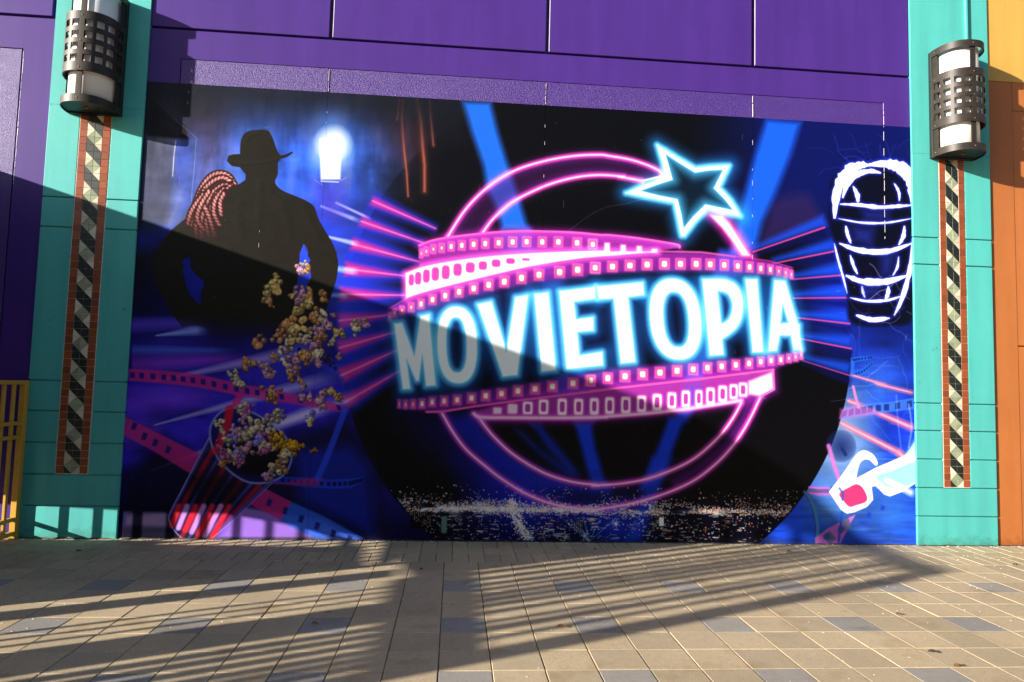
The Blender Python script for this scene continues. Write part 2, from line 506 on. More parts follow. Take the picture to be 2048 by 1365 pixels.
# ------------------------------------------------------------------ wall lamps
LA, LB, LS = 0.262, 0.325, 0.047
def prof(th, k=1.0, kb=None):
    s, c = math.sin(th), math.cos(th)
    e = 0.86
    return (LA*k*math.copysign(abs(s)**e, s), -(LS + LB*(kb or k)*abs(c)**e))
def shell(bm, th0, th1, n, z0, z1, t=0.010, k=1.0):
    """curved plate from th0 to th1"""
    ko = k; ki = k - t/LA
    rings = []
    for i in range(n+1):
        th = th0 + (th1-th0)*i/n
        xo, yo = prof(th, ko); xi, yi = prof(th, ki)
        rings.append([bm.verts.new((xo, yo, z0)), bm.verts.new((xo, yo, z1)), bm.verts.new((xi, yi, z1)), bm.verts.new((xi, yi, z0))])
    for a, b in zip(rings[:-1], rings[1:]):
        for i in range(4):
            j = (i+1) % 4
            bm.faces.new((a[i], b[i], b[j], a[j]))
    bm.faces.new(rings[0][::-1]); bm.faces.new(rings[-1])
H = math.pi/2
def lamp(x, zb, label):
    r = empty('wall_lamp', (x, PF, zb), label, 'wall lamp', 'curved wall lamps at the tops of the pillars')
    Zt = 1.24
    def part(name, bm, m, sm=False, parent=r):
        bmesh.ops.recalc_face_normals(bm, faces=bm.faces[:])
        return obj(name, bm, m, parent, smooth=False)
    part('back_plate', boxbm(-LA, LA, -LS, -0.0005, 0, Zt, 0.002), M_dark)
    for (a, b) in ((0.0, 0.078), (Zt-0.075, Zt)):
        bm = bmesh.new(); shell(bm, -H, H, 48, a, b); part('ring', bm, M_bronze)
    # grille band with four rows of openings
    z0, z1 = 0.315, 0.925
    gr = bmesh.new()
    hb = [z0, z0+0.095]
    zs = []
    zc = z0+0.095
    for i in range(4):
        zs.append((zc, zc+0.070)); zc += 0.070+0.050
    shell(gr, -H, H, 48, z0, zs[0][0])
    for i in range(3): shell(gr, -H, H, 48, zs[i][1], zs[i+1][0])
    shell(gr, -H, H, 48, zs[3][1], z1)
    # stay clear of coincident faces: uprights fill exactly the gaps
    for (za, zb) in zs:
        for c in range(9):
            th = -H + math.pi*c/8
            hw = math.pi/8*0.165
            a0 = max(-H, th-hw); a1 = min(H, th+hw)
            if c in (0, 8): a1 = a1 + (0.02 if c == 0 else 0); a0 = a0 - (0.02 if c == 8 else 0)
            shell(gr, a0, a1, 3, za+0.0002, zb-0.0002)
    part('grille', gr, M_bronze)
    # opal glass
    gl = bmesh.new(); n = 40
    lo, hi = [], []
    for i in range(n+1):
        xx, yy = prof(-H+math.pi*i/n, 0.80, 0.84)
        lo.append(gl.verts.new((xx, yy, 0.04))); hi.append(gl.verts.new((xx, yy, Zt-0.02)))
    for i in range(n): gl.faces.new((lo[i], lo[i+1], hi[i+1], hi[i]))
    gl.faces.new(hi); gl.faces.new(lo[::-1])
    o = part('glass_shade', gl, M_glass)
    for p_ in o.data.polygons:
        if len(p_.vertices) == 4: p_.use_smooth = True
    # bottom cap, set up inside the rim, with a small latch
    bc = bmesh.new(); a_ = []; b_ = []
    for i in range(n+1):
        xx, yy = prof(-H+math.pi*i/n, 0.945)
        a_.append(bc.verts.new((xx, yy, 0.014))); b_.append(bc.verts.new((xx, yy, 0.020)))
    bc.faces.new(a_[::-1]); bc.faces.new(b_)
    for i in range(n): bc.faces.new((a_[i], a_[i+1], b_[i+1], b_[i]))
    part('bottom_cap', bc, M_dark)
    part('latch', boxbm(-0.02, 0.02, -0.20, -0.17, 0.004, 0.0138, 0.002), M_rivet)
    # uprights behind the rings: one in front, one at each side
    for th in (-H+0.10, 0.0, H-0.10):
        bm = bmesh.new()
        hw = 0.075 if th == 0 else 0.10
        shell(bm, th-hw, th+hw, 4, 0.02, Zt-0.01, 0.012, 0.955)
        part('upright', bm, M_bronze)
    # rivets
    for th in (-H+0.12, 0.0, H-0.12):
        for z in (0.04, 0.35, 0.62, 0.88, Zt-0.037):
            xx, yy = prof(th, 1.0)
            bm = bmesh.new()
            bmesh.ops.create_uvsphere(bm, u_segments=8, v_segments=5, radius=0.007)
            bmesh.ops.translate(bm, verts=bm.verts[:], vec=(xx, yy, z))
            obj('rivet', bm, M_rivet, r, smooth=True)
    return r
lamp(-3.785, 4.30, 'curved bronze and white lamp on the left pillar, cut off at the top')
lamp(5.583, 4.340, 'curved bronze and white lamp on the right pillar, fully in view')

# ------------------------------------------------------------------ yellow fence at the left
fe = empty('metal_fence', (-4.262, -0.03, 0.0), 'yellow metal picket fence standing out from the left pillar', 'fence')
fo = Matrix.Translation(-Vector(fe.location))
def fpart(name, x0, x1, y0, y1, z0, z1):
    o = obj(name, boxbm(x0, x1, y0, y1, z0, z1, 0.003), M_fence, fe); o.matrix_parent_inverse = fo; return o
FX = -4.262
fpart('post', FX-0.028, FX+0.028, -0.092, -0.030, 0.0, 1.555)
RL = [(1.512, 1.552), (1.115, 1.150), (0.980, 1.014), (0.178, 0.216), (0.040, 0.080)]
for a, b in RL:
    fpart('rail', FX-0.020, FX+0.020, -2.60, -0.0925, a, b)
y = -0.225
while y > -2.55:
    zr = [0.02] + [v for ab in RL[::-1] for v in ab]
    for a, b in ((0.2165, 0.9795), (1.0145, 1.1145), (1.1505, 1.5115), (0.0805, 0.1775)):
        fpart('picket', FX-0.013, FX+0.013, y-0.018, y+0.018, a, b)
    y -= 0.147
fpart('post', FX-0.028, FX+0.028, -2.66, -2.6005, 0.0, 1.555)

# ------------------------------------------------------------------ unseen wing added at the left, shaped to cast the mural and paving shadows
wg = empty('shadow_wing', (-5.5, -3.0, 0.0), 'unseen panelled wing added left of the view to cast the shadows', 'shadow caster')
def slab(name, pts, x0, x1, parent=wg, m=M_wing):
    bm = bmesh.new()
    a = [bm.verts.new((x0, y, z)) for y, z in pts]; b = [bm.verts.new((x1, y, z)) for y, z in pts]
    bm.faces.new(a); bm.faces.new(b[::-1])
    for i in range(len(pts)):
        j = (i+1) % len(pts)
        bm.faces.new((a[i], b[i], b[j], a[j]))
    bmesh.ops.recalc_face_normals(bm, faces=bm.faces[:])
    o = obj(name, bm, m, parent); o.matrix_parent_inverse = Matrix.Translation(-Vector(parent.location)); return o
WX0, WX1 = -5.56, -5.50
slab('ramp_shadow_panel', [(-0.01, 3.93), (-0.01, 0.42), (-0.6, 0.72), (-1.05, 0.98), (-1.5, 1.27), (-2.2, 1.50), (-3.2, 1.57), (-3.75, 1.62), (-3.75, 3.84), (-2.8, 3.90), (-1.0, 3.93)], WX0, WX1)
slab('top_shadow_panel', [(-3.751, 3.84), (-3.751, 3.02), (-5.75, 3.02), (-5.75, 3.16), (-4.55, 3.16), (-4.2, 3.60)], WX0, WX1)
slab('rail', [(-3.751, 1.57), (-5.75, 1.57), (-5.75, 1.78), (-3.751, 1.78)], WX0, WX1)  # rail, posts and pickets here are added to stripe the paving shadow
slab('low_shadow_panel', [(-2.35, -0.01), (-3.22, -0.01), (-3.22, 1.50), (-2.35, 1.46)], WX0-0.07, WX1-0.07)
slab('stringer_shadow_panel', [(-0.30, -0.01), (-0.30, 0.16), (-1.45, 0.93), (-1.46, 0.84), (-2.35, 1.40), (-2.35, -0.01)], WX0-0.06, WX1-0.06)
slab('post', [(-3.42, -0.01), (-3.63, -0.01), (-3.63, 1.565), (-3.42, 1.565)], WX0, WX1)
slab('post', [(-4.36, -0.01), (-4.78, -0.01), (-4.78, 1.565), (-4.36, 1.565)], WX0, WX1)
slab('post', [(-5.68, -0.01), (-5.80, -0.01), (-5.80, 3.01), (-5.68, 3.01)], WX0-0.08, WX0-0.005)
for yy in (-3.95, -4.08, -4.22):
    slab('picket', [(yy-0.013, 0.0), (yy+0.013, 0.0), (yy+0.013, 1.569), (yy-0.013, 1.569)], WX0+0.01, WX1-0.01)
jit = random.Random(12)
yy = -4.90
while yy > -5.66:
    slab('picket', [(yy-0.040, 0.0), (yy+0.040, 0.0), (yy+0.040, 1.569), (yy-0.040, 1.569)], WX0+0.01, WX1-0.01)
    yy -= jit.uniform(0.105, 0.150)
yy = -3.86
while yy > -5.66:
    hw = jit.uniform(0.026, 0.052)
    slab('picket', [(yy-hw, 1.781), (yy+hw, 1.781), (yy+hw, 3.019), (yy-hw, 3.019)], WX0+0.01, WX1-0.01)
    yy -= jit.uniform(0.125, 0.215)

M_seal = plain('dirty_sealant', (0.045, 0.038, 0.032), 0.9, nscale=30, var=0.5, bump=0.4)
bm = bmesh.new(); x = -4.6; prev = None
rsl = random.Random(31)
while x < 6.7:
    w = rsl.uniform(0.004, 0.013); h = rsl.uniform(0.006, 0.016)
    y0 = -0.0265 if (LX0 < x < LX1 or RX0 < x < RX1) else -0.0045
    ring_ = [bm.verts.new((x, y0, h)), bm.verts.new((x, y0-w, h*0.35)), bm.verts.new((x, y0-w*1.15, -0.004)), bm.verts.new((x, y0, -0.004))]
    if prev:
        for i in range(4):
            j = (i+1) % 4
            bm.faces.new((prev[i], ring_[i], ring_[j], prev[j]))
    prev = ring_; x += rsl.uniform(0.03, 0.07)
o = obj('wall_sealant', bm, M_seal); tag(o, 'uneven dark sealant and dirt line where wall meets pavers', kind='structure')

# ------------------------------------------------------------------ unseen building added behind the viewer to cut sky fill
M_far = painted('brown_render', (0.12, 0.11, 0.11), rough=0.7)
M_farglass = plain('building_glass', (0.02, 0.022, 0.025), rough=0.1, nscale=2)
fb = empty('sky_block_building', (6.0, -27.0, 0.0), 'long brown unseen building added behind the viewer to cut sky fill', 'building')
def fpart2(name, *a, m=M_far):
    o = obj(name, boxbm(*a), m, fb); o.matrix_parent_inverse = Matrix.Translation(-Vector(fb.location)); return o
fpart2('wall', -34, 46, -34, -27, 0, 9.0)
fpart2('roof_edge', -34.3, 46.3, -34.3, -26.7, 9.001, 9.6)
for i in range(13):
    x = -31+i*6
    fpart2('window', x, x+4.2, -27.0, -26.93, 0.4, 3.2, m=M_farglass)
    fpart2('canopy', x-0.3, x+4.5, -26.999, -25.8, 3.5, 3.7)

# ------------------------------------------------------------------ the printed mural (flat print on vinyl), painted in wall metres
S = 250.0
MX0, MX1, MZ0, MZ1 = -3.335, 5.125, -0.01, 4.75
NW, NH = int((MX1-MX0)*S), int((MZ1-MZ0)*S)
rng = np.random.default_rng(5)
gx = (MX0 + (np.arange(NW)+0.5)/S).astype(np.float32)
gz = (MZ0 + (np.arange(NH)+0.5)/S).astype(np.float32)
IMG = np.zeros((NH, NW, 3), np.float32)
PX = 0.00533          # one unit of the measured stroke widths, in metres

def reg(x0, x1, z0, z1):
    i0 = max(0, int((x0-MX0)*S)); i1 = min(NW, int((x1-MX0)*S)+2)
    j0 = max(0, int((z0-MZ0)*S)); j1 = min(NH, int((z1-MZ0)*S)+2)
    i1 = max(i1, i0); j1 = max(j1, j0)
    X, Z = np.meshgrid(gx[i0:i1], gz[j0:j1])
    return (slice(j0, j1), slice(i0, i1)), X, Z
def put(sl, a, col, mode='over'):
    if a.size == 0: return
    c = np.array(col, np.float32)
    v = IMG[sl]; a = np.clip(a, 0, 1)[..., None]
    if mode == 'over': IMG[sl] = v*(1-a) + c*a
    elif mode == 'add': IMG[sl] = v + c*a
    elif mode == 'screen': IMG[sl] = 1-(1-np.clip(v, 0, 1))*(1-c*a)
    elif mode == 'mul': IMG[sl] = v*(1-a+c*a)
def c8(*c): return tuple(v/255.0 for v in c)
def vnoise(sx, sz, seed, oct=3):
    r = np.random.default_rng(seed); out = np.zeros((NH, NW), np.float32); amp = 1.0; tot = 0
    for o in range(oct):
        nx, nz = max(3, int((MX1-MX0)/sx*2**o)+2), max(3, int((MZ1-MZ0)/sz*2**o)+2)
        gr = r.random((nz, nx)).astype(np.float32)
        u = np.linspace(0, nx-1.001, NW); v = np.linspace(0, nz-1.001, NH)
        iu = u.astype(int); iv = v.astype(int); fu = (u-iu).astype(np.float32); fv = (v-iv).astype(np.float32)
        fu = fu*fu*(3-2*fu); fv = (fv*fv*(3-2*fv))[:, None]
        a = gr[iv][:, iu]; b = gr[iv][:, iu+1]; c = gr[iv+1][:, iu]; d = gr[iv+1][:, iu+1]
        out += amp*((a*(1-fu)+b*fu)*(1-fv) + (c*(1-fu)+d*fu)*fv); tot += amp; amp *= 0.5
    return out/tot
def smooth(pts, closed=False, n=6):
    """Catmull-Rom through the points"""
    p = [np.array(q, float) for q in pts]; out = []
    N = len(p); rngi = range(N) if closed else range(N-1)
    for i in rngi:
        if closed: a, b, c, d = p[(i-1) % N], p[i], p[(i+1) % N], p[(i+2) % N]
        else: a, b, c, d = p[max(i-1, 0)], p[i], p[i+1], p[min(i+2, N-1)]
        for k in range(n):
            t = k/n
            out.append(0.5*((2*b)+(-a+c)*t+(2*a-5*b+4*c-d)*t*t+(-a+3*b-3*c+d)*t**3))
    if not closed: out.append(p[-1])
    return [tuple(q) for q in out]
def dist(pts, X, Z, closed=False):
    d = np.full(X.shape, 1e9, np.float32); n = len(pts)
    for i in range(n if closed else n-1):
        ax, az = pts[i]; bx, bz = pts[(i+1) % n]
        ex, ez = bx-ax, bz-az; L = ex*ex+ez*ez+1e-12
        t = np.clip(((X-ax)*ex+(Z-az)*ez)/L, 0, 1)
        dd = (X-ax-t*ex)**2+(Z-az-t*ez)**2
        np.minimum(d, dd, out=d)
    return np.sqrt(d)
def inside(pts, X, Z):
    c = np.zeros(X.shape, bool); n = len(pts)
    for i in range(n):
        x1, z1 = pts[i]; x2, z2 = pts[(i+1) % n]
        if z1 == z2: continue
        cond = ((z1 > Z) != (z2 > Z)) & (X < (x2-x1)*(Z-z1)/(z2-z1)+x1)
        c ^= cond
    return c
def bb(pts, pad):
    a = np.array(pts); return reg(a[:, 0].min()-pad, a[:, 0].max()+pad, a[:, 1].min()-pad, a[:, 1].max()+pad)
def sdf(pts, X, Z):
    d = dist(pts, X, Z, True); ins = inside(pts, X, Z)
    return np.where(ins, -d, d)
def fill(pts, col, alpha=1.0, soft=0.6, mode='over', holes=()):
    soft = soft*PX
    sl, X, Z = bb(pts, soft*2+0.01)
    if X.size == 0: return
    d = sdf(pts, X, Z)
    for h in holes: d = np.maximum(d, -sdf(h, X, Z))
    put(sl, np.clip(0.5-d/(2*soft), 0, 1)*alpha, col, mode)
def line(pts, w, col, alpha=1.0, soft=0.6, mode='over', closed=False, taper=None):
    w = w*PX; soft = soft*PX
    sl, X, Z = bb(pts, w+soft*2+0.01)
    if X.size == 0: return
    d = dist(pts, X, Z, closed)-w/2
    put(sl, np.clip(0.5-d/(2*soft), 0, 1)*alpha, col, mode)
def halo(pts, r, col, alpha=1.0, closed=False, mode='screen', filled=False, p=1.6, holes=()):
    r = r*PX
    sl, X, Z = bb(pts, r*1.05)
    if X.size == 0: return
    d = dist(pts, X, Z, closed)
    if filled:
        ins = inside(pts, X, Z)
        for h in holes:
            hi = inside(h, X, Z); d = np.where(hi, np.minimum(d, dist(h, X, Z, True)), d); ins &= ~hi
        d = np.where(ins, 0, d)
    put(sl, np.clip(1-d/r, 0, 1)**p*alpha, col, mode)
def ell(cx, cz, a, b, n=28, e=2.0, rot=0.0, shear=0.0):
    o = []
    for i in range(n):
        t = 2*math.pi*i/n; c, s = math.cos(t), math.sin(t)
        x = a*math.copysign(abs(c)**(2/e), c); z = b*math.copysign(abs(s)**(2/e), s)
        x2 = x*math.cos(rot)-z*math.sin(rot)+shear*z; z2 = x*math.sin(rot)+z*math.cos(rot)
        o.append((cx+x2, cz+z2))
    return o
def blob(cx, cz, r, col, alpha=1.0, mode='screen', p=2.0, ax=1.0):
    sl, X, Z = reg(cx-r*ax, cx+r*ax, cz-r, cz+r)
    if X.size == 0: return
    d = np.sqrt(((X-cx)/ax)**2+(Z-cz)**2)/r
    put(sl, np.clip(1-d, 0, 1)**p*alpha, col, mode)
def streak(a, b, w0, w1, col, alpha=1.0, mode='screen', p=1.0, fade=(0.15, 0.15)):
    """soft ray from a to b, width w0 to w1"""
    w0 *= PX; w1 *= PX; m = max(w0, w1)
    sl, X, Z = bb([a, b], m)
    if X.size == 0: return
    ex, ez = b[0]-a[0], b[1]-a[1]; L = math.hypot(ex, ez); ex /= L; ez /= L
    t = ((X-a[0])*ex+(Z-a[1])*ez)/L; n = np.abs(-(X-a[0])*ez+(Z-a[1])*ex)
    w = (w0+(w1-w0)*np.clip(t, 0, 1))/2+1e-5
    f = np.clip(1-n/w, 0, 1)**p
    e = np.clip(t/max(fade[0], 1e-3), 0, 1)*np.clip((1-t)/max(fade[1], 1e-3), 0, 1)
    put(sl, f*e*alpha, col, mode)

XX, ZZ = np.meshgrid(gx, gz)
full = (slice(0, NH), slice(0, NW))
wat = vnoise(0.7, 0.05, 3, 4); cloud = vnoise(0.9, 0.7, 8, 4)
# --- ground colours of the print
u = (XX-MX0)/(MX1-MX0); v = ZZ/4.7
IMG[:] = np.array(c8(14, 13, 26), np.float32)
# left field: dim slate above, blue behind the man, violet below
m = np.clip((1.2-XX)/1.0, 0, 1)
put(full, m*np.clip((ZZ-2.6)/1.2, 0, 1)*0.85, c8(34, 36, 46))
put(full, m*np.clip(1-np.abs(ZZ-1.2)/1.5, 0, 1), c8(40, 26, 190))
put(full, m*np.clip((cloud-0.45)*3, 0, 1)*np.clip(1-np.abs(ZZ-1.2)/1.6, 0, 1)*0.6, c8(16, 12, 90))
for (bp_, r_, cc, al) in (((-2.448,3.863), 1.25, c8(75, 118, 226), 1.0), ((-1.756,3.901), 1.3, c8(66, 112, 232), 1.0), ((-2.608,3.535), 0.8, c8(90, 130, 235), .8),
                    ((-1.401,4.083), 1.0, c8(60, 110, 240), 1.0), ((-1.412,3.166), 0.9, c8(50, 80, 235), 1.0), ((-2.659,2.638), 0.7, c8(30, 40, 200), .7), ((-1.442,2.686), 0.8, c8(50, 80, 240), .9)):
    blob(bp_[0], bp_[1], r_, cc, al, 'over', 1.3)
# mauve wall behind, upper left, with a slanted roof edge
fill([(-3.240,4.526),(-2.780,4.130),(-2.747,3.536),(-2.461,3.957),(-2.499,4.434),(-2.837,4.674),(-3.250,4.703)], c8(104, 66, 84), 0.55, 30)
fill([(-3.320,4.698),(-3.240,4.526),(-2.890,4.246),(-2.869,4.104),(-3.273,4.129)], c8(10, 9, 22), 1, 3)
line([(-3.240,4.526),(-3.023,4.334),(-2.767,4.124)], 1.6, c8(150, 130, 150), .8)
fill([(-3.279,4.129),(-2.856,4.098),(-2.779,4.116),(-2.792,3.668),(-2.790,3.399),(-2.833,3.263),(-2.967,3.150),(-3.269,3.243)], c8(96, 98, 124), .9, 4)
fill([(-2.996,4.090),(-2.779,4.116),(-2.791,3.641),(-2.790,3.399),(-2.974,3.163)], c8(70, 96, 196), .8, 8)
fill([(-2.955,3.606),(-2.878,3.596),(-2.857,3.450),(-2.967,3.150),(-3.031,3.160)], c8(150, 160, 215), .55, 10)
line([(-2.983,4.091),(-2.993,3.928),(-2.993,3.712)], 1.6, c8(215, 210, 215), .9)
line([(-2.779,4.116),(-2.781,3.804),(-2.793,3.453)], 1.4, c8(150, 160, 230), .6)
fill([(-3.325,3.120),(-2.966,3.137),(-3.094,2.945),(-3.319,2.923)], c8(30, 40, 150), .9, 20)
# --- right field beyond the disk: deep blue to water blue
m = np.clip((XX-3.1)/0.25, 0, 1)
put(full, m, c8(16, 28, 112))
put(full, m*np.clip((2.6-ZZ)/1.4, 0, 1), c8(36, 84, 216))
put(full, m*np.clip((2.3-ZZ)/1.0, 0, 1)*np.clip((wat-0.45)*4, 0, 1)*0.5, c8(14, 34, 130))
put(full, m*np.clip((wat-0.6)*5, 0, 1)*np.clip((2.2-ZZ)/1.0, 0, 1)*0.5, c8(95, 150, 235))
blob(4.2, 1.05, 0.85, c8(112, 142, 182), 1, 'over', .7, 0.7); blob(4.5, 0.5, 0.6, c8(70, 120, 200), .7, 'over', 1.0, 1)
blob(4.9, 1.45, 0.5, c8(18, 40, 190), .8, 'over', 1.0)
fog = vnoise(0.35, 0.16, 31, 5); fog2 = vnoise(0.12, 0.5, 37, 4)
IMG *= (0.72+0.56*fog)[..., None]
m_ = np.clip((-0.6-XX)/0.5, 0, 1)*np.clip((1.9-ZZ)/0.4, 0, 1)
put(full, m_*np.clip((fog-0.52)*5, 0, 1)*.45, c8(70, 44, 230)); put(full, m_*np.clip((0.46-fog)*5, 0, 1)*.6, c8(8, 6, 40))
m_ = np.clip((-0.2-XX)/0.6, 0, 1)*np.clip((ZZ-3.3)/0.5, 0, 1)
put(full, m_*np.clip((fog2-0.5)*4, 0, 1)*.30, c8(150, 140, 175)); put(full, m_*np.clip((0.5-fog2)*4, 0, 1)*.22, c8(12, 14, 26))
for (q, r_, cc, al, ax_) in (((-2.842,1.498), .62, c8(70, 40, 235), .55, 1.4), ((-1.801,1.628), .7, c8(60, 52, 245), .6, 1.2), ((-2.967,1.954), .4, c8(54, 60, 240), .45, 1.8), ((-1.446,0.509), .5, c8(34, 60, 230), .5, 1.0),
                            ((4.712,1.695), .5, c8(70, 130, 250), .5, .9), ((4.302,1.189), .6, c8(130, 165, 225), .55, .7), ((4.068,0.372), .45, c8(60, 130, 215), .45, .8), ((4.870,0.327), .45, c8(40, 110, 245), .5, .8)):
    blob(q[0], q[1], r_, cc, al, 'screen', 1.2, ax_)
# --- the big disk
DC, DR = (1.585, 2.20), 2.80
disk = np.clip((DR-np.hypot(XX-DC[0], ZZ-DC[1]))/0.006, 0, 1)
top_open = np.clip((ZZ-3.75)/0.25, 0, 1)              # upper rim melts into the dark sky
up = np.clip((4.0-XX)/0.5, 0, 1)*np.clip((XX+0.6)/0.9, 0, 1)
hiL = np.clip((ZZ-3.35)/0.3, 0, 1); hiR = np.clip((ZZ-3.75)/0.2, 0, 1)
dm = disk*(1-hiL*(1-np.clip((XX+1.1)/1.2, 0, 1)))*(1-hiR*(1-np.clip((3.6-XX)/0.7, 0, 1)))
put(full, dm, c8(7, 6, 13))
put(full, np.clip((XX+0.9)/0.8, 0, 1)*np.clip((ZZ-3.3)/0.5, 0, 1)*np.clip((4.6-XX)/1.4, 0, 1)*0.9, c8(10, 9, 16))
put(full, np.clip((XX-2.5)/1.0, 0, 1)*np.clip((ZZ-3.0)/0.8, 0, 1)*0.9, c8(12, 22, 96))
# faint reel arcs in the dark
line(smooth([(1.188,3.328),(1.367,3.477),(1.575,3.600),(1.843,3.662)]+[(1.843,3.670),(2.056,3.723),(2.371,3.732),(2.775,3.730)]), 1, c8(70, 66, 84), .7, 1)
fill([(3.431,3.719),(3.563,3.812),(3.800,3.875),(3.889,3.865),(4.007,3.689),(4.080,3.548),(3.798,3.405),(3.358,3.228),(3.328,3.355),(3.431,3.618)], c8(58, 38, 92), .65, 14)
# rust-coloured drips at the top
for pts, w in (([(-0.653,4.689),(-0.659,4.478),(-0.628,4.172),(-0.583,3.868),(-0.560,3.620)], 7), ([(-0.504,4.691),(-0.455,4.462),(-0.425,4.183),(-0.397,3.962),(-0.387,3.684)], 13), ([(-0.694,4.672),(-0.701,4.517),(-0.710,4.447)], 6), ([(-0.367,4.678),(-0.346,4.468),(-0.310,4.190)], 8)):
    line(pts, w, c8(120, 58, 44), .55, w*0.5); line(pts, w*0.35, c8(196, 110, 92), .75, w*0.2)
blob(0.0+(-0.62), 4.3, 0.55, c8(70, 22, 22), .7, 'screen', 1.5, 0.9)
put(full, np.clip((ZZ-4.05)/0.55, 0, 1)*np.clip((0.4-XX)/0.5, 0, 1)*0.85, c8(26, 28, 38))
# --- search-light beams
def beam(l, r_, col, alpha=1.0, soft=14): fill(l+r_[::-1], col, alpha, soft)
BE = c8(38, 112, 230)
beam([(-0.011,4.693),(0.096,4.353),(0.230,3.995),(0.278,3.746),(0.394,3.529),(0.456,3.302)], [(0.292,4.705),(0.385,4.370),(0.505,4.010),(0.595,3.762),(0.669,3.542),(0.744,3.315)], BE, .95, 8)
beam([(3.401,4.699),(3.268,4.276),(3.152,3.835),(3.066,3.486),(2.995,3.127)], [(3.802,4.686),(3.682,4.298),(3.504,3.853),(3.357,3.529),(3.285,3.239)], c8(30, 100, 228), .95, 9)
beam([(0.660,3.341),(0.853,2.776),(1.060,2.027),(1.292,1.286)], [(0.758,3.345),(1.125,2.787),(1.331,2.036),(1.508,1.291)], c8(40, 80, 215), .8, 9)
beam([(2.874,3.191),(2.653,2.405),(2.490,1.745),(2.356,1.283)], [(3.216,3.205),(2.878,2.413),(2.713,1.751),(2.522,1.287)], c8(48, 80, 225), .85, 9)
beam([(1.284,1.253),(1.362,0.993),(1.440,0.710),(1.504,0.558)], [(1.472,1.257),(1.520,0.996),(1.610,0.713),(1.673,0.560)], c8(20, 70, 225), .95, 7)
beam([(0.803,1.242),(0.989,0.986),(1.259,0.708)], [(0.923,1.233),(1.108,1.024),(1.368,0.709)], c8(20, 62, 210), .7, 7)
beam([(0.637,1.180),(0.846,0.960),(1.199,0.707)], [(0.733,1.158),(0.953,0.962),(1.320,0.685)], c8(20, 62, 200), .6, 7)
beam([(2.313,1.336),(2.193,1.009),(2.073,0.721),(1.990,0.558)], [(2.499,1.340),(2.402,1.085),(2.306,0.844),(2.198,0.561)], c8(20, 70, 225), .95, 7)
beam([(2.127,0.906),(2.013,0.465),(1.924,0.207),(1.860,0.015)], [(2.355,0.910),(2.238,0.597),(2.108,0.261),(2.019,0.017)], c8(22, 70, 225), .75, 10)
# blue light inside the lower globe
fill([(-0.113,1.292),(0.193,1.323),(0.389,1.104),(0.657,0.874),(0.959,0.703),(1.322,0.603),(1.673,0.572),(1.674,0.513),(0.784,0.541),(0.362,0.798),(0.059,1.062)], c8(22, 46, 205), .85, 14)
fill([(-0.582,1.352),(-0.067,1.329),(0.303,0.809),(0.726,0.500),(0.310,0.576),(-0.289,0.973)], c8(20, 14, 120), .7, 40)
fill([(0.034,0.830),(0.419,0.812),(1.075,0.414),(1.784,0.334),(1.785,0.257),(0.820,0.272),(0.302,0.417)], c8(16, 26, 170), .75, 36)

# --- radiating streaks
def wedge(a_, b_, wa, wb, col, alpha, soft):
    ex, ez = b_[0]-a_[0], b_[1]-a_[1]; L = math.hypot(ex, ez); nx, nz = -ez/L*PX/2, ex/L*PX/2
    fill([(a_[0]+nx*wa, a_[1]+nz*wa), (b_[0]+nx*wb, b_[1]+nz*wb), (b_[0]-nx*wb, b_[1]-nz*wb), (a_[0]-nx*wa, a_[1]-nz*wa)], col, alpha, soft)
# blue ground of the ray fans, only inside the disk
for (q, r_, ax_, cc) in (((-1.126,2.539), 1.15, .62, c8(44, 56, 176)), ((4.314,2.688), 0.95, .75, c8(22, 48, 176))):
    sl, X, Z = reg(q[0]-r_*ax_, q[0]+r_*ax_, q[1]-r_, q[1]+r_)
    d = np.sqrt(((X-q[0])/ax_)**2+(Z-q[1])**2)/r_
    put(sl, np.clip(1.25-d*1.25, 0, 1)*(np.hypot(X-DC[0], Z-DC[1]) < DR), cc)
blob(*(-0.945,3.187), 0.5, c8(44, 52, 150), .6, 'over', 1.0, 1.0)
for (a_, b_, w) in (((-0.938,3.554), (-0.252,3.283), 15), ((-1.044,3.327), (-0.384,3.125), 16), ((-1.128,3.082), (-0.419,2.919), 21), ((-1.190,2.812), (-0.535,2.759), 24),
                    ((-1.230,2.540), (-0.543,2.555), 25), ((-1.233,2.260), (-0.651,2.349), 26), ((-1.221,1.972), (-0.633,2.165), 26), ((-1.188,1.686), (-0.605,1.976), 27), ((-1.140,1.407), (-0.576,1.756), 24)):
    wedge(a_, b_, w*2.3, 16, c8(34, 56, 224), .75, 9)
    wedge(a_, b_, w*1.15, 2.5, c8(222, 52, 150), .88, 6)
    wedge(a_, b_, w*.16, 1.5, c8(240, 150, 215), .8, 1.5)
for (a_, b_, w) in (((4.085,3.499), (3.245,3.179), 3.4), ((4.189,3.230), (3.475,3.059), 3.4), ((4.269,2.962), (3.722,2.895), 3.2), ((4.337,2.711), (3.710,2.682), 3.2),
                    ((4.370,2.420), (3.756,2.466), 3.4), ((4.385,2.141), (3.790,2.234), 3.2), ((4.365,1.841), (3.823,1.991), 2.0)):
    wedge((a_[0], a_[1]+.08), (b_[0], b_[1]+.04), 24, 8, c8(30, 84, 232), .75, 7)
    wedge((a_[0], a_[1]-.07), (b_[0], b_[1]-.03), 13, 5, c8(10, 16, 90), .7, 5)
    wedge(a_, b_, w, w*.7, c8(226, 76, 150), .9, 1.2)
blob(-1.18, 2.3, 0.55, c8(45, 60, 220), .45, 'screen', 1.2, 0.5)

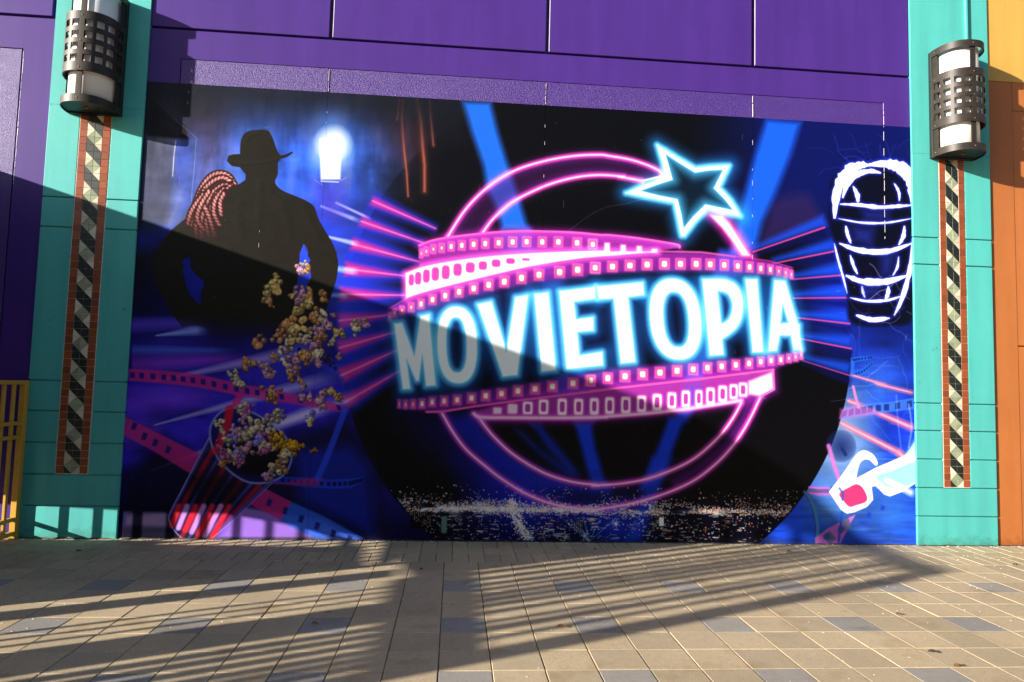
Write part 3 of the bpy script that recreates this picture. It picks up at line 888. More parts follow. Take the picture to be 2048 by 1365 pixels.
# --- city at night along the foot
sl, X, Z = reg(-1.0, 4.1, 0.0, 0.75)
IMG[sl] = np.where((np.hypot(X-DC[0], Z-DC[1]) < DR)[..., None], IMG[sl]*0.9+np.array(c8(2, 3, 20))*np.clip((0.55-Z)/0.2, 0, 1)[..., None], IMG[sl])
blob(1.75, 0.15, 0.62, c8(16, 56, 220), .85, 'screen', 1.3, .9)
blob(0.75, 0.35, 0.6, c8(20, 40, 200), .7, 'screen', 1.0, 1.4)
hz = 0.335
def dot(x, z, r, col, a=1.0):
    if math.hypot(x-DC[0], z-DC[1]) > DR-0.02: return
    sl, X, Z = reg(x-r*2, x+r*2, z-r*2, z+r*2)
    if X.size: put(sl, np.clip(1.5-np.hypot(X-x, Z-z)/r, 0, 1)*a, col)
rr = random.Random(11)
cols = [c8(250, 252, 255), c8(255, 246, 225), c8(235, 245, 255), c8(255, 200, 150), c8(255, 150, 120)]
for i in range(9000):
    x = rr.uniform(-0.95, 3.75)
    z = hz + rr.gauss(0, 0.022) if i % 2 else (rr.uniform(0.02, 0.58) if i % 4 else hz+abs(rr.gauss(0, 0.07)))
    if z > 0.44 and rr.random() < 0.6: continue
    cl_ = fog[min(NH-1, int((z*2.2-MZ0)*S)), min(NW-1, int((x-MX0)*S))]
    if rr.random() > (cl_-0.36)*4.5+.15: continue
    dot(x, z, rr.uniform(0.003, 0.0075), rr.choice(cols), rr.uniform(.5, 1))
for i in range(900):       # streets and lit roofs: short dashes
    x = rr.uniform(-0.5, 3.2); z = hz - 0.01 + rr.gauss(0, 0.014) if i % 2 else rr.uniform(0.02, 0.30)
    w = rr.uniform(0.01, 0.07)
    if fog2[min(NH-1, int((z-MZ0)*S)), min(NW-1, int((x-MX0)*S))] < rr.uniform(.38, .6): continue
    if math.hypot(x-DC[0], z-DC[1]) > DR-0.09: continue
    line([(x, z), (x+w, z+rr.uniform(-.003, .003))], rr.uniform(0.6, 1.8), rr.choice(cols[:4]), rr.uniform(.5, 1), .5)
for i in range(46):
    blob(rr.uniform(-0.3, 2.9), hz+rr.gauss(0, .008), rr.uniform(.02, .05), c8(190, 195, 225), .28, 'screen', 1.6, 2.2)
for i in range(40):        # glow bank left of centre
    x = rr.gauss(0.35, 0.3); z = hz + rr.gauss(0.0, 0.03)
    blob(x, z, rr.uniform(0.03, 0.09), c8(235, 228, 180), .42, 'screen', 1.7, 1.6)
for i in range(22):        # bright avenue
    t = i/21; x = 0.63+0.05*t+0.14*t*t; z = 0.42-0.38*t
    blob(x+rr.gauss(0, .012), z, 0.02+0.03*rr.random(), c8(255, 232, 160), .8, 'screen', 1.5)
    for q_ in range(14): dot(x+rr.gauss(0, .035), z+rr.gauss(0, .015), rr.uniform(.004, .009), rr.choice(cols[:4]), 1)
for x, z, w, h, n in ((-0.42, 0.12, 0.22, 0.18, 1), (1.30, 0.10, 0.11, 0.12, 1), (2.22, 0.18, 0.05, 0.09, 0), (-0.09, 0.09, 0.055, 0.17, 2)):
    if n == 2:
        fill([(x, z), (x+w, z), (x+w, z+h), (x, z+h)], c8(90, 130, 120), .9)
        for k in range(12): line([(x, z+h*k/12), (x+w, z+h*k/12)], 0.8, c8(180, 205, 180), .8, .4)
    elif n == 1:
        fill([(x, z), (x+w, z), (x+w, z+h), (x, z+h)], c8(10, 9, 16), .8)
        for a in range(int(w/0.02)):
            for b in range(int(h/0.016)):
                if rr.random() < .6: dot(x+0.01+a*0.02, z+0.008+b*0.016, 0.004, rr.choice(cols), .9)
    else: fill([(x, z), (x+w, z), (x+w, z+h), (x, z+h)], c8(255, 252, 240), 1)
for x, z, k in ((1.75, 0.20, 7), (1.22, 0.06, 5), (0.82, 0.05, 6), (1.42, 0.07, 5)):
    for a in range(k*2):
        t = math.pi*a/k; L = 0.05 if a % 2 else 0.028
        line([(x, z), (x+L*math.cos(t), z+L*math.sin(t))], 0.8, c8(255, 255, 245), .9, .5)
for x1 in (1.05, 1.15, 1.25, 1.38, 1.62, 1.85):
    streak((1.47, 0.01), (x1, 0.35), 2, 9, c8(120, 190, 255), .6, 'screen', 1, (0.0, 0.6))

# --- neon globe ring and comet
MG = c8(190, 66, 190)
oT = smooth([(-0.125,3.202),(0.053,3.502),(0.278,3.753),(0.562,3.954),(0.892,4.082),(1.213,4.157),(1.494,4.187)]+[(1.623,4.179),(1.836,4.154),(2.023,4.107),(2.159,4.053),(2.196,4.019),(2.210,3.982)])
iT = smooth([(0.245,3.255),(0.330,3.386),(0.450,3.517),(0.598,3.639),(0.913,3.809),(1.218,3.914),(1.498,3.960),(1.782,3.957)]+[(1.711,3.955),(1.854,3.938),(1.982,3.919)])
fill(oT+iT[::-1], c8(84, 26, 104), .5, 5)
oB = smooth([(-0.126,1.330),(-0.038,1.183),(0.060,1.044),(0.170,0.923),(0.363,0.769)]+[(0.500,0.667),(0.749,0.518),(1.010,0.414),(1.272,0.358),(1.534,0.344)]+[(1.579,0.352),(1.907,0.410),(2.239,0.507),(2.572,0.651),(2.828,0.838)]+[(3.011,1.025),(3.127,1.185),(3.221,1.345),(3.316,1.536),(3.343,1.592)])
iB = smooth([(0.277,1.278),(0.339,1.191),(0.462,1.058),(0.656,0.897),(0.959,0.726),(1.261,0.634),(1.563,0.600)]+[(1.491,0.596),(1.769,0.617),(2.074,0.673),(2.380,0.785),(2.627,0.921),(2.875,1.143),(3.025,1.340),(3.119,1.507)])
fill([(2.320,0.665),(2.628,0.825),(2.913,1.071),(3.101,1.342),(3.189,1.564),(3.328,1.579),(3.202,1.296),(3.051,1.098),(2.814,0.876),(2.395,0.583)], c8(84, 22, 110), .8, 6)
for L in (oT, iT, oB, iB):
    halo(L, 24, c8(146, 34, 160), .8, p=2.3)
    halo(L, 9, c8(240, 70, 170), 1.0, p=0.9)
    line(L, 3.2, c8(255, 190, 225), 1, 1.6); line(L, 1.2, c8(255, 232, 240), 1, .8)
line([(1.982,3.919),(2.224,3.986)], 4, c8(255, 190, 225), 1, 1.6)
comet = [(2.749,3.579),(2.898,3.576),(2.979,3.504),(3.081,3.373),(3.239,3.123),(3.111,3.123),(3.009,3.284),(2.892,3.436)]
halo(comet, 22, c8(200, 40, 170), .9, True, filled=True, p=1.6)
fill(comet, c8(255, 120, 170), 1, 2.5); fill([(2.776,3.566),(2.894,3.561),(2.979,3.475),(3.074,3.344),(3.205,3.143),(3.125,3.138),(3.023,3.292),(2.906,3.436)], c8(255, 240, 240), 1, 3)

# --- film-strip bands
def squares(lst, cw, bright=1.0):
    for (x, z, w, h) in lst:
        q = [(x-w/2, z-h/2), (x+w/2, z-h/2), (x+w/2, z+h/2), (x-w/2, z+h/2)]
        halo(q, 5, c8(255, 90, 170), .7*bright, True, filled=True, p=1.2)
        fill(q, c8(240, 90, 150), .9, 1.0)
        k = 0.52 if w > 0.05 else 0.3
        q2 = ell(x, z, w/2*k*1.1, h/2*k*1.15, 16, 4)
        fill(q2, c8(255, 246, 236), 1, 1.4)
band1 = smooth([(-0.423,3.094),(-0.295,3.151),(-0.113,3.195),(0.276,3.259),(0.577,3.292),(0.880,3.306),(1.233,3.310),(1.527,3.297)]+[(1.637,3.299),(1.920,3.281),(2.204,3.251),(2.397,3.224),(2.416,3.194)])
low1 = [(1.530,3.108),(0.886,3.057),(0.307,2.986),(-0.149,2.908),(-0.408,2.829),(-0.425,2.966)]
fill(band1+[(2.167,3.140),(1.792,3.115)]+low1, c8(158, 50, 166), .93, 2)
fill([(0.461,3.273),(0.728,3.285),(0.804,3.065),(0.514,3.029)], c8(110, 92, 214), .55, 14)
halo(band1, 22, c8(150, 30, 150), .8, p=2)
line(band1, 4, c8(238, 104, 190), 1, 1)
squares([(-0.398,3.008,0.025,0.079),(-0.345,3.033,0.034,0.081),(-0.272,3.060,0.043,0.081),(-0.184,3.077,0.048,0.084),(-0.084,3.097,0.055,0.084),(0.029,3.114,0.060,0.087),(0.155,3.131,0.064,0.091),(0.279,3.145,0.065,0.091),(0.423,3.160,0.072,0.094),(0.574,3.175,0.074,0.094),(0.725,3.185,0.075,0.094),(0.894,3.190,0.075,0.096),(1.070,3.198,0.082,0.097),(1.276,3.197,0.083,0.097),(1.446,3.190,0.083,0.097)]+[(1.449,3.187,0.074,0.087)], .1)
# middle strip
mid_top = [(-0.720,2.402),(-0.538,2.519),(-0.310,2.608),(-0.028,2.694),(0.199,2.763),(0.772,2.921),(1.239,3.015),(1.531,3.058)]+[(1.421,3.040),(1.792,3.099),(2.168,3.136),(2.660,3.153),(3.056,3.122),(3.442,3.088),(3.701,3.023),(3.716,2.897)]
mid_bot = [(3.442,2.918),(3.057,2.934),(2.675,2.937),(2.296,2.922),(1.920,2.898),(1.425,2.849)]+[(1.360,2.812),(0.893,2.753),(0.432,2.642),(-0.022,2.509),(-0.471,2.356),(-0.698,2.274)]
fill(mid_top+mid_bot, c8(148, 44, 166), .88, 5)
fill([(-0.696,2.382),(-0.248,2.455),(0.204,2.564),(0.662,2.697),(1.126,2.785),(1.127,2.715),(0.664,2.616),(0.207,2.483),(-0.245,2.364),(-0.692,2.257)], c8(90, 60, 200), .45, 16)
fill([(2.864,3.151),(3.095,3.123),(3.095,2.935),(2.840,2.925)], c8(104, 90, 220), .6, 12)
squares([(-0.703,2.319,0.022,0.075),(-0.656,2.363,0.034,0.080),(-0.579,2.392,0.040,0.082),(-0.484,2.429,0.050,0.087),(-0.382,2.467,0.056,0.094),(-0.262,2.518,0.066,0.096),(-0.130,2.566,0.071,0.099),(0.016,2.612,0.075,0.101),(0.170,2.655,0.080,0.104),(0.329,2.699,0.083,0.107),(0.496,2.740,0.088,0.109),(0.680,2.788,0.091,0.112),(0.868,2.829,0.093,0.112),(1.091,2.868,0.098,0.112),(1.288,2.902,0.099,0.113),(1.482,2.929,0.095,0.111)]
      +[(1.479,2.932,0.087,0.098),(1.670,2.952,0.097,0.104),(1.863,2.972,0.100,0.104),(2.054,2.990,0.100,0.107),(2.247,3.005,0.098,0.107),(2.427,3.013,0.096,0.107),(2.604,3.020,0.094,0.110),(2.763,3.022,0.089,0.107),(2.922,3.021,0.082,0.105),(3.076,3.015,0.074,0.103),(3.211,3.011,0.067,0.101),(3.339,3.000,0.059,0.098),(3.449,2.991,0.052,0.096),(3.546,2.977,0.047,0.091),(3.626,2.964,0.039,0.088),(3.691,2.947,0.026,0.088)], 1)
line([(3.056,3.122),(3.442,3.088),(3.701,3.023)], 1.2, c8(230, 80, 150), .8)
line([(-0.720,2.402),(-0.538,2.519)], 1.2, c8(230, 80, 190), .8)
# white-hot band with rounded holes
wb_top = smooth([(-0.554,2.788),(-0.409,2.852),(-0.150,2.920),(0.306,3.003),(0.885,3.069),(1.530,3.120)]+[(1.608,3.112),(1.792,3.123),(1.979,3.128),(2.167,3.142)])
wb_bot = smooth([(-0.539,2.527),(-0.310,2.611),(0.199,2.763),(0.772,2.921),(1.239,3.018),(1.531,3.061)]+[(1.668,3.075),(1.917,3.108),(2.168,3.136)])
hot = wb_top+wb_bot[::-1]
holes = [ell(q[0], q[1], q[2]/2, q[3]/2, 20, 3.2) for q in [(-0.493,2.721,0.052,0.115),(-0.422,2.741,0.063,0.129),(-0.336,2.768,0.068,0.136),(-0.242,2.795,0.075,0.141),(-0.133,2.817,0.080,0.145),(-0.008,2.850,0.085,0.130),(0.126,2.879,0.092,0.107),(0.260,2.905,0.085,0.088),(0.401,2.937,0.090,0.077),(0.556,2.967,0.090,0.058),(0.722,2.991,0.081,0.023)]]
halo(hot, 14, c8(255, 80, 200), .95, True, filled=True, p=1.2)
fill(hot, c8(255, 250, 245), 1, 2, holes=holes)
for h in holes: fill(h, c8(206, 74, 176), .95, 2)
for (x, z, w, h) in [(1.607,3.162,0.055,0.087),(1.785,3.157,0.052,0.069),(1.964,3.158,0.055,0.055),(2.136,3.148,0.063,0.030)]:
    q = [(x-w/2, z-h/2), (x+w/2, z-h/2), (x+w/2*.8, z+h/2), (x-w/2*.8, z+h/2)]
    halo(q, 6, c8(255, 90, 180), .9, True, filled=True); fill(q, c8(255, 248, 244), 1, 1.5)
line([(2.167,3.142),(2.660,3.153),(3.043,3.121)], 3, c8(240, 110, 190), .9, 2)
# lower strip
lb_top = [(-0.588,1.448),(-0.423,1.467),(-0.073,1.531),(0.280,1.585),(0.637,1.642),(0.996,1.712),(1.662,1.836)]+[(1.444,1.820),(2.058,1.893),(2.682,1.954),(3.315,2.034),(3.802,2.105)]
lb_bot = [(3.821,2.006),(3.494,1.897),(2.683,1.756),(2.061,1.674),(1.448,1.592)]+[(1.607,1.610),(0.760,1.488),(0.226,1.404),(-0.126,1.339),(-0.302,1.337),(-0.571,1.361)]
fill(lb_top+lb_bot, c8(134, 38, 160), .85, 5)
fill([(-0.598,1.468),(-0.074,1.541),(0.398,1.612),(0.400,1.541),(-0.071,1.458),(-0.595,1.375)], c8(60, 40, 190), .5, 14)
fill([(2.494,1.899),(2.682,1.923),(2.664,1.764),(2.496,1.735)], c8(84, 90, 228), .7, 8)
fill([(1.080,1.738),(1.238,1.766),(1.242,1.563),(1.085,1.535)], c8(70, 60, 210), .6, 10)
squares([(-0.571,1.411,0.019,0.082),(-0.505,1.406,0.035,0.084),(-0.427,1.412,0.042,0.087),(-0.334,1.419,0.054,0.091),(-0.229,1.440,0.061,0.092),(-0.104,1.452,0.068,0.094),(0.031,1.467,0.073,0.094),(0.182,1.490,0.080,0.099),(0.332,1.518,0.083,0.100),(0.498,1.544,0.088,0.100),(0.672,1.578,0.091,0.102),(0.854,1.604,0.094,0.103),(1.040,1.635,0.097,0.103),(1.261,1.673,0.097,0.103),(1.446,1.706,0.095,0.101)]
      +[(1.458,1.710,0.073,0.101),(1.639,1.739,0.093,0.106),(1.827,1.765,0.099,0.109),(2.020,1.791,0.099,0.109),(2.211,1.815,0.099,0.109),(2.401,1.840,0.097,0.107),(2.580,1.861,0.090,0.105),(2.739,1.882,0.086,0.103),(2.899,1.902,0.081,0.103),(3.058,1.924,0.076,0.101),(3.207,1.944,0.069,0.099),(3.340,1.966,0.064,0.094),(3.458,1.982,0.059,0.091),(3.568,1.995,0.054,0.092),(3.660,2.014,0.046,0.087),(3.738,2.032,0.039,0.089),(3.802,2.055,0.028,0.090)], 1)
# frames row under it
fr = [(0.205,1.329),(0.404,1.399),(0.761,1.473),(1.242,1.551),(1.665,1.610)]+[(1.448,1.586),(2.061,1.666),(2.683,1.751),(3.475,1.876),(3.489,1.669),(3.392,1.618),(3.176,1.563),(3.113,1.531),(2.686,1.454),(2.065,1.361),(1.453,1.304)]+[(1.490,1.291),(0.886,1.277),(0.289,1.271)]
halo(fr, 24, c8(160, 36, 170), .8, True, filled=False, p=1.8)
fill(fr, c8(172, 60, 172), .95, 3)
fill([(2.496,1.692),(2.671,1.715),(2.635,1.452),(2.436,1.424)], c8(96, 88, 220), .5, 10)
line([(-0.284,1.332),(-0.126,1.339),(0.226,1.404),(0.760,1.488),(1.665,1.619)]+[(1.448,1.595),(2.061,1.678),(2.683,1.762),(3.478,1.881)], 4.5, c8(238, 100, 184), 1, 1.2)
wl = smooth([(0.211,1.326),(0.295,1.290),(0.646,1.293),(1.126,1.302),(1.612,1.320)]+[(1.636,1.328),(2.065,1.371),(2.436,1.419),(2.811,1.481),(3.119,1.537)])
halo(wl, 10, c8(255, 90, 190), .9, p=1.2); line(wl, 5, c8(255, 214, 236), 1, 2.5)
for q in [(0.459,1.362,0.083,0.062),(0.619,1.386,0.098,0.099),(0.781,1.399,0.103,0.131),(0.949,1.414,0.103,0.155),(1.150,1.420,0.097,0.174),(1.327,1.425,0.097,0.170),(1.496,1.429,0.083,0.163)]+[(1.497,1.435,0.088,0.170),(1.664,1.445,0.098,0.178),(1.840,1.455,0.101,0.178),(2.012,1.471,0.099,0.176),(2.183,1.494,0.099,0.176),(2.346,1.516,0.095,0.174),(2.500,1.538,0.090,0.177),(2.645,1.550,0.078,0.170),(2.775,1.575,0.093,0.180),(2.911,1.603,0.096,0.178),(3.034,1.629,0.091,0.161),(3.140,1.654,0.096,0.152)]:
    x, z, w, h = q
    o_ = ell(x, z, w/2, h/2, 24, 6); i_ = ell(x, z, w/2*0.50, h/2*0.62, 20, 4)
    halo(o_, 5, c8(255, 80, 190), .7, True, filled=True, p=1.2)
    if h > 0.11: fill(o_, c8(255, 232, 240), 1, 1.4, holes=[i_]); fill(i_, c8(186, 70, 176), 1, 1)
    else: fill(o_, c8(250, 220, 236), 1, 2)
fill([(3.203,1.745),(3.468,1.853),(3.486,1.669),(3.385,1.618),(3.328,1.594),(3.204,1.610)], c8(255, 250, 236), 1, 4)
line([(3.481,1.881),(3.489,1.669),(3.341,1.586)], 4, c8(255, 120, 200), 1, 2)

# --- star
so = [(2.149,4.333),(2.366,4.209),(2.587,4.094),(2.772,4.124),(2.976,4.145),(2.915,4.018),(2.858,3.892),(2.992,3.755),(3.105,3.578),(2.906,3.608),(2.729,3.642),(2.588,3.493),(2.468,3.328),(2.435,3.327),(2.402,3.484),(2.354,3.698),(2.099,3.732),(1.806,3.775),(2.026,3.878),(2.253,3.982),(2.208,4.160)]
si = [(2.243,4.241),(2.410,4.142),(2.581,4.046),(2.743,4.079),(2.906,4.096),(2.853,3.986),(2.800,3.878),(2.919,3.766),(3.025,3.639),(2.862,3.663),(2.702,3.689),(2.574,3.556),(2.457,3.408),(2.430,3.571),(2.385,3.732),(2.170,3.764),(1.962,3.808),(2.140,3.881),(2.328,3.951),(2.288,4.092)]
halo(so, 40, c8(30, 120, 200), .9, True, p=1.7)
fill(si, c8(16, 40, 62), .75, 8); 
halo(si, 26, c8(60, 150, 200), .85, True, p=1.5)
halo(so, 10, c8(120, 220, 255), .9, True, p=1.0)
fill(so, c8(238, 255, 255), 1, 1.6, holes=[si])

# --- lettering
def ol(q, e, sh): return ell(q[0], q[1], q[2]/2, q[3]/2, 48, e, 0, sh)
LET = []
LET.append(('letter M', [(-0.652,2.247),(-0.574,2.259),(-0.430,1.908),(-0.382,2.334),(-0.295,2.354)]+[(-0.200,1.616),(-0.297,1.603),(-0.350,1.941),(-0.378,1.662),(-0.404,1.656),(-0.515,1.889),(-0.464,1.572),(-0.538,1.566)], []))
LET.append(('letter O', ol((0.014,2.045,0.417,0.807), 2.35, -0.05), [ol((0.006,2.048,0.216,0.589), 2.5, -0.05)]))
LET.append(('letter V', [(0.221,2.484),(0.361,2.518),(0.540,1.977),(0.621,2.574),(0.751,2.602)]+[(0.660,1.748),(0.509,1.727)], []))
LET.append(('letter I', [(0.826,2.616),(0.971,2.639)]+[(1.070,1.812),(0.924,1.791)], []))
LET.append(('letter E', [(1.096,2.658)]+[(1.476,2.718),(1.481,2.598)]+[(1.248,2.554),(1.278,2.357)]+[(1.464,2.389),(1.470,2.252)]+[(1.292,2.229),(1.321,1.969)]+[(1.569,2.016),(1.580,1.879)]+[(1.194,1.830)], []))
LET.append(('letter T', [(1.507,2.724),(2.006,2.790),(2.021,2.660),(1.843,2.628),(1.934,1.926),(1.782,1.907),(1.694,2.608),(1.530,2.595)], []))
LET.append(('letter O', ol((2.378,2.404,0.564,0.877), 2.3, -0.085), [ol((2.384,2.399,0.290,0.614), 2.4, -0.085)]))
LET.append(('letter P', [(2.679,2.850),(2.828,2.858),(2.917,2.858)]+smooth([(2.949,2.854),(3.045,2.811),(3.115,2.711),(3.135,2.575),(3.110,2.425),(3.040,2.311),(2.897,2.201)])+[(2.915,2.035),(2.769,2.021)], [[(2.841,2.732)]+smooth([(2.905,2.733),(2.975,2.699),(3.017,2.608),(3.014,2.508),(2.972,2.413),(2.888,2.360)])]))
LET.append(('letter I', [(3.170,2.869),(3.294,2.874),(3.363,2.080),(3.251,2.070)], []))
LET.append(('letter A', [(3.500,2.870),(3.617,2.868),(3.758,2.403),(3.780,2.385),(3.780,2.292),(3.809,2.118),(3.719,2.112),(3.687,2.272),(3.552,2.268),(3.519,2.097),(3.430,2.088)], [[(3.587,2.641),(3.664,2.400),(3.558,2.390)]]))
allx = [p for _, o_, _ in LET for p in o_]
fill([(-0.669,2.258),(-0.247,2.421),(0.319,2.568),(0.893,2.729),(1.526,2.801)]+[(2.171,2.861),(2.675,2.893),(3.571,2.904),(3.815,2.137)]+[(3.315,2.096),(2.058,1.935),(1.443,1.857)]+[(0.996,1.736),(0.279,1.633),(-0.191,1.538),(-0.553,1.493)], c8(8, 14, 44), .80, 22)
for _, o_, hl in LET: halo(o_, 34, c8(24, 112, 205), .85, True, filled=True, p=1.5, holes=hl)
for _, o_, hl in LET: halo(o_, 12, c8(110, 205, 255), .95, True, filled=True, p=1.1, holes=hl)
for _, o_, hl in LET: fill(o_, c8(244, 254, 255), 1, 1.5, holes=hl)

# --- left scene: light trails, film, the man, rope, lantern
put(full, np.clip((-0.95-XX)/0.3, 0, 1)*np.clip((1.6-ZZ)/0.5, 0, 1)*np.clip((ZZ-0.15)/0.3, 0, 1)*0.35, c8(48, 40, 220), 'screen')
for a, b, w0, w1, col, al in (
    ((-3.072,1.573), (-1.310,2.006), 2, 26, c8(190, 170, 250), .75), ((-3.045,1.128), (-1.092,1.725), 2, 24, c8(180, 180, 250), .8),
    ((-3.047,0.671), (-0.980,1.494), 2, 26, c8(215, 200, 255), .85), ((-3.071,2.043), (-2.530,2.133), 2, 18, c8(140, 170, 255), .9),
    ((-1.780,1.186), (-1.004,1.468), 10, 8, c8(150, 130, 255), .7), ((-3.313,2.148), (-2.534,2.200), 22, 16, c8(100, 70, 240), .7),
    ((-3.297,1.892), (-2.218,1.915), 14, 8, c8(60, 120, 220), .6), ((-3.288,1.740), (-2.115,1.851), 26, 12, c8(150, 40, 180), .7),
    ((-3.321,1.333), (-2.394,1.458), 46, 26, c8(110, 40, 190), .6), ((-3.325,1.006), (-2.870,1.142), 40, 26, c8(100, 50, 210), .55),
    ((-1.324,3.518), (-0.925,3.349), 4, 5, c8(200, 180, 240), .7), ((-1.478,3.473), (-1.028,3.317), 4, 8, c8(190, 180, 250), .7), ((-1.385,3.145), (-1.045,3.075), 4, 9, c8(190, 200, 255), .8),
    ((-1.345,2.817), (-1.033,2.782), 8, 12, c8(160, 190, 255), .8), ((-1.358,2.530), (-1.126,2.528), 6, 10, c8(150, 190, 255), .7)):
    streak(a, b, w0*1.6, w1*1.6, col, al, 'screen', 0.55, (0.02, 0.25))
fill([(-3.322,0.582),(-2.910,0.990),(-2.454,0.746),(-1.073,1.284),(-0.803,0.929),(-0.715,0.010),(-3.309,-0.011)], c8(9, 8, 30), .75, 22)
fill([(-1.615,0.913),(-1.060,0.975),(-0.848,0.774),(-0.766,0.010),(-1.541,0.406)], c8(26, 56, 200), .7, 16)
fill([(-3.252,0.236),(-2.794,0.266),(-2.785,0.117),(-3.245,0.127)], c8(72, 60, 90), .8, 5)
fill([(-2.136,0.339),(-1.331,0.207),(-0.919,0.019),(-2.364,0.007),(-2.320,0.097)], c8(176, 132, 236), .9, 5)
fill([(-2.774,0.331),(-2.135,0.329),(-2.315,0.007),(-2.761,0.117)], c8(120, 92, 220), .8, 6)
for xx in (395, 497, 613): pass
def film(top, bot, col, al, n, hw, hc, off=0.5):
    """film strip between two polylines with a row of perforations"""
    fill(top+bot[::-1], col, al, 1.2)
    a = np.array(top, float); b = np.array(bot, float)
    def at(L, t):
        s = t*(len(L)-1); i = min(int(s), len(L)-2); return L[i]+(L[i+1]-L[i])*(s-i)
    for k in range(n):
        t = (k+.5)/n; m0 = at(a, t)*(1-off)+at(b, t)*off; d = at(b, t)-at(a, t); d = d/np.linalg.norm(d); e = at(a, min(1, t+.02))-at(a, t-.02); e /= np.linalg.norm(e)
        q = [tuple(m0+d*hw*1.2*s1+e*hw*s2) for s1, s2 in ((-1, -1), (-1, 1), (1, 1), (1, -1))]
        fill(q, hc, .85, .8)
PKF = c8(222, 54, 150)
film(smooth([(-3.305,1.698),(-2.951,1.688),(-2.604,1.657),(-2.201,1.576),(-1.796,1.514),(-1.129,1.376)], n=4), smooth([(-3.297,1.577),(-2.943,1.556),(-2.596,1.524),(-2.194,1.453),(-1.790,1.401),(-1.105,1.304)], n=4), PKF, .80, 18, 0.024, c8(22, 28, 150))
fill([(-3.337,1.226),(-3.108,1.116),(-2.596,0.870),(-2.132,0.635),(-1.626,0.386),(-1.680,0.180),(-2.171,0.417),(-2.660,0.665),(-3.019,0.875),(-3.325,1.034)], PKF, .82, 1.5)
fill([(-1.626,0.386),(-1.301,0.248),(-0.848,0.009),(-1.341,0.005),(-1.731,0.193)], c8(58, 116, 240), .85, 2.5)
for x_, z_ in [(-3.220,1.126),(-3.113,1.026),(-3.003,0.965),(-2.874,0.897),(-1.848,0.383),(-1.685,0.302),(-1.523,0.220),(-1.358,0.152),(-1.193,0.076),(-1.028,0.020)]:
    fill([(x_-.030, z_-.036), (x_-.012, z_+.036), (x_+.034, z_+.020), (x_+.014, z_-.046)], c8(28, 34, 130), .85, 1)
film([(-2.132,0.635),(-1.714,0.641),(-1.497,0.629),(-1.240,0.618),(-1.047,0.628),(-0.919,0.646)], [(-2.116,0.571),(-1.711,0.564),(-1.493,0.542),(-1.236,0.522),(-1.043,0.530),(-0.919,0.589)], c8(36, 78, 228), .8, 18, 0.018, c8(12, 16, 80))
fill([(-2.079,0.578),(-1.711,0.577),(-1.522,0.625),(-1.318,0.635),(-1.378,0.543),(-1.621,0.553)], c8(226, 50, 130), .6, 4)
line([(-1.127,1.335),(-1.226,1.023),(-1.307,0.791),(-1.371,0.637)], 12, c8(50, 90, 245), .8, 1.5)
line([(-2.203,1.437),(-2.274,1.257),(-2.369,1.000)], 14, c8(240, 44, 140), .8, 1.5)
fill([(-1.952,1.624),(-1.816,1.938),(-1.512,1.948),(-1.298,1.746),(-1.140,1.646),(-1.137,1.568),(-1.398,1.691),(-1.605,1.763),(-1.801,1.628)], c8(40, 70, 210), .35, 5)
film([(-1.720,2.045),(-1.409,1.951),(-1.198,1.801)], [(-1.755,1.940),(-1.444,1.804),(-1.234,1.685)], c8(60, 70, 220), .6, 8, 0.015, c8(14, 16, 90))
# lantern
lan = [(-1.510,4.196),(-1.291,4.208),(-1.284,3.967),(-1.279,3.767),(-1.481,3.753)]
blob(*(-1.365,4.073), 0.50, c8(60, 120, 250), .9, 'screen', 1.7, .8); blob(*(-1.378,4.072), 0.27, c8(170, 205, 255), .9, 'screen', 1.2)
blob(*(-1.405,4.389), 0.30, c8(60, 90, 160), .5, 'screen', 1.5)
fill(lan, c8(252, 252, 255), 1, 2.5); blob(*(-1.369,4.155), 0.22, c8(255, 255, 255), 1, 'screen', .8)
line([(-1.476,3.736),(-1.298,3.737)], 2.5, c8(220, 215, 245), 1, 1); line([(-1.556,3.753),(-1.461,3.696)], 1.6, c8(130, 140, 220), .9, 1); line([(-1.278,3.747),(-1.220,3.791)], 3, c8(120, 130, 215), .9, 1)
fill([(-1.560,3.705),(-1.244,3.721),(-1.241,3.338),(-1.438,3.329)], c8(90, 60, 180), .45, 16)
# man in a brimmed hat, seen from behind
man = smooth([(-2.326,3.985),(-2.328,4.088),(-2.314,4.170),(-2.267,4.228),(-2.164,4.255),(-2.060,4.256),(-2.006,4.188),(-1.929,4.010),(-1.864,4.004),(-1.793,4.039),(-1.790,4.021),(-1.849,3.974),(-1.928,3.934),(-1.928,3.795),(-1.951,3.696),(-1.878,3.620),(-1.724,3.560),(-1.631,3.523),(-1.536,3.460),(-1.491,3.340),(-1.420,3.221),(-1.350,3.115)], n=3) \
    + [(-1.335,3.088),(-1.285,2.982),(-1.259,2.848),(-1.272,2.699),(-1.317,2.523),(-1.369,2.360),(-1.413,2.172),(-1.484,2.037),(-1.818,1.986),(-2.330,1.983),(-2.510,2.037),(-2.540,2.118),(-2.605,2.145),(-2.720,2.165),(-2.807,2.138),(-2.901,2.253),(-2.985,2.381),(-3.056,2.521),(-3.123,2.599),(-3.144,2.770),(-3.120,2.917)] \
    + [(-3.083,2.985),(-2.967,3.150),(-2.834,3.276),(-2.801,3.374),(-2.741,3.428),(-2.593,3.543),(-2.416,3.604),(-2.341,3.644),(-2.256,3.710),(-2.257,3.771),(-2.295,3.810),(-2.319,3.842),(-2.403,3.851),(-2.455,3.903),(-2.444,3.958),(-2.397,3.977)]
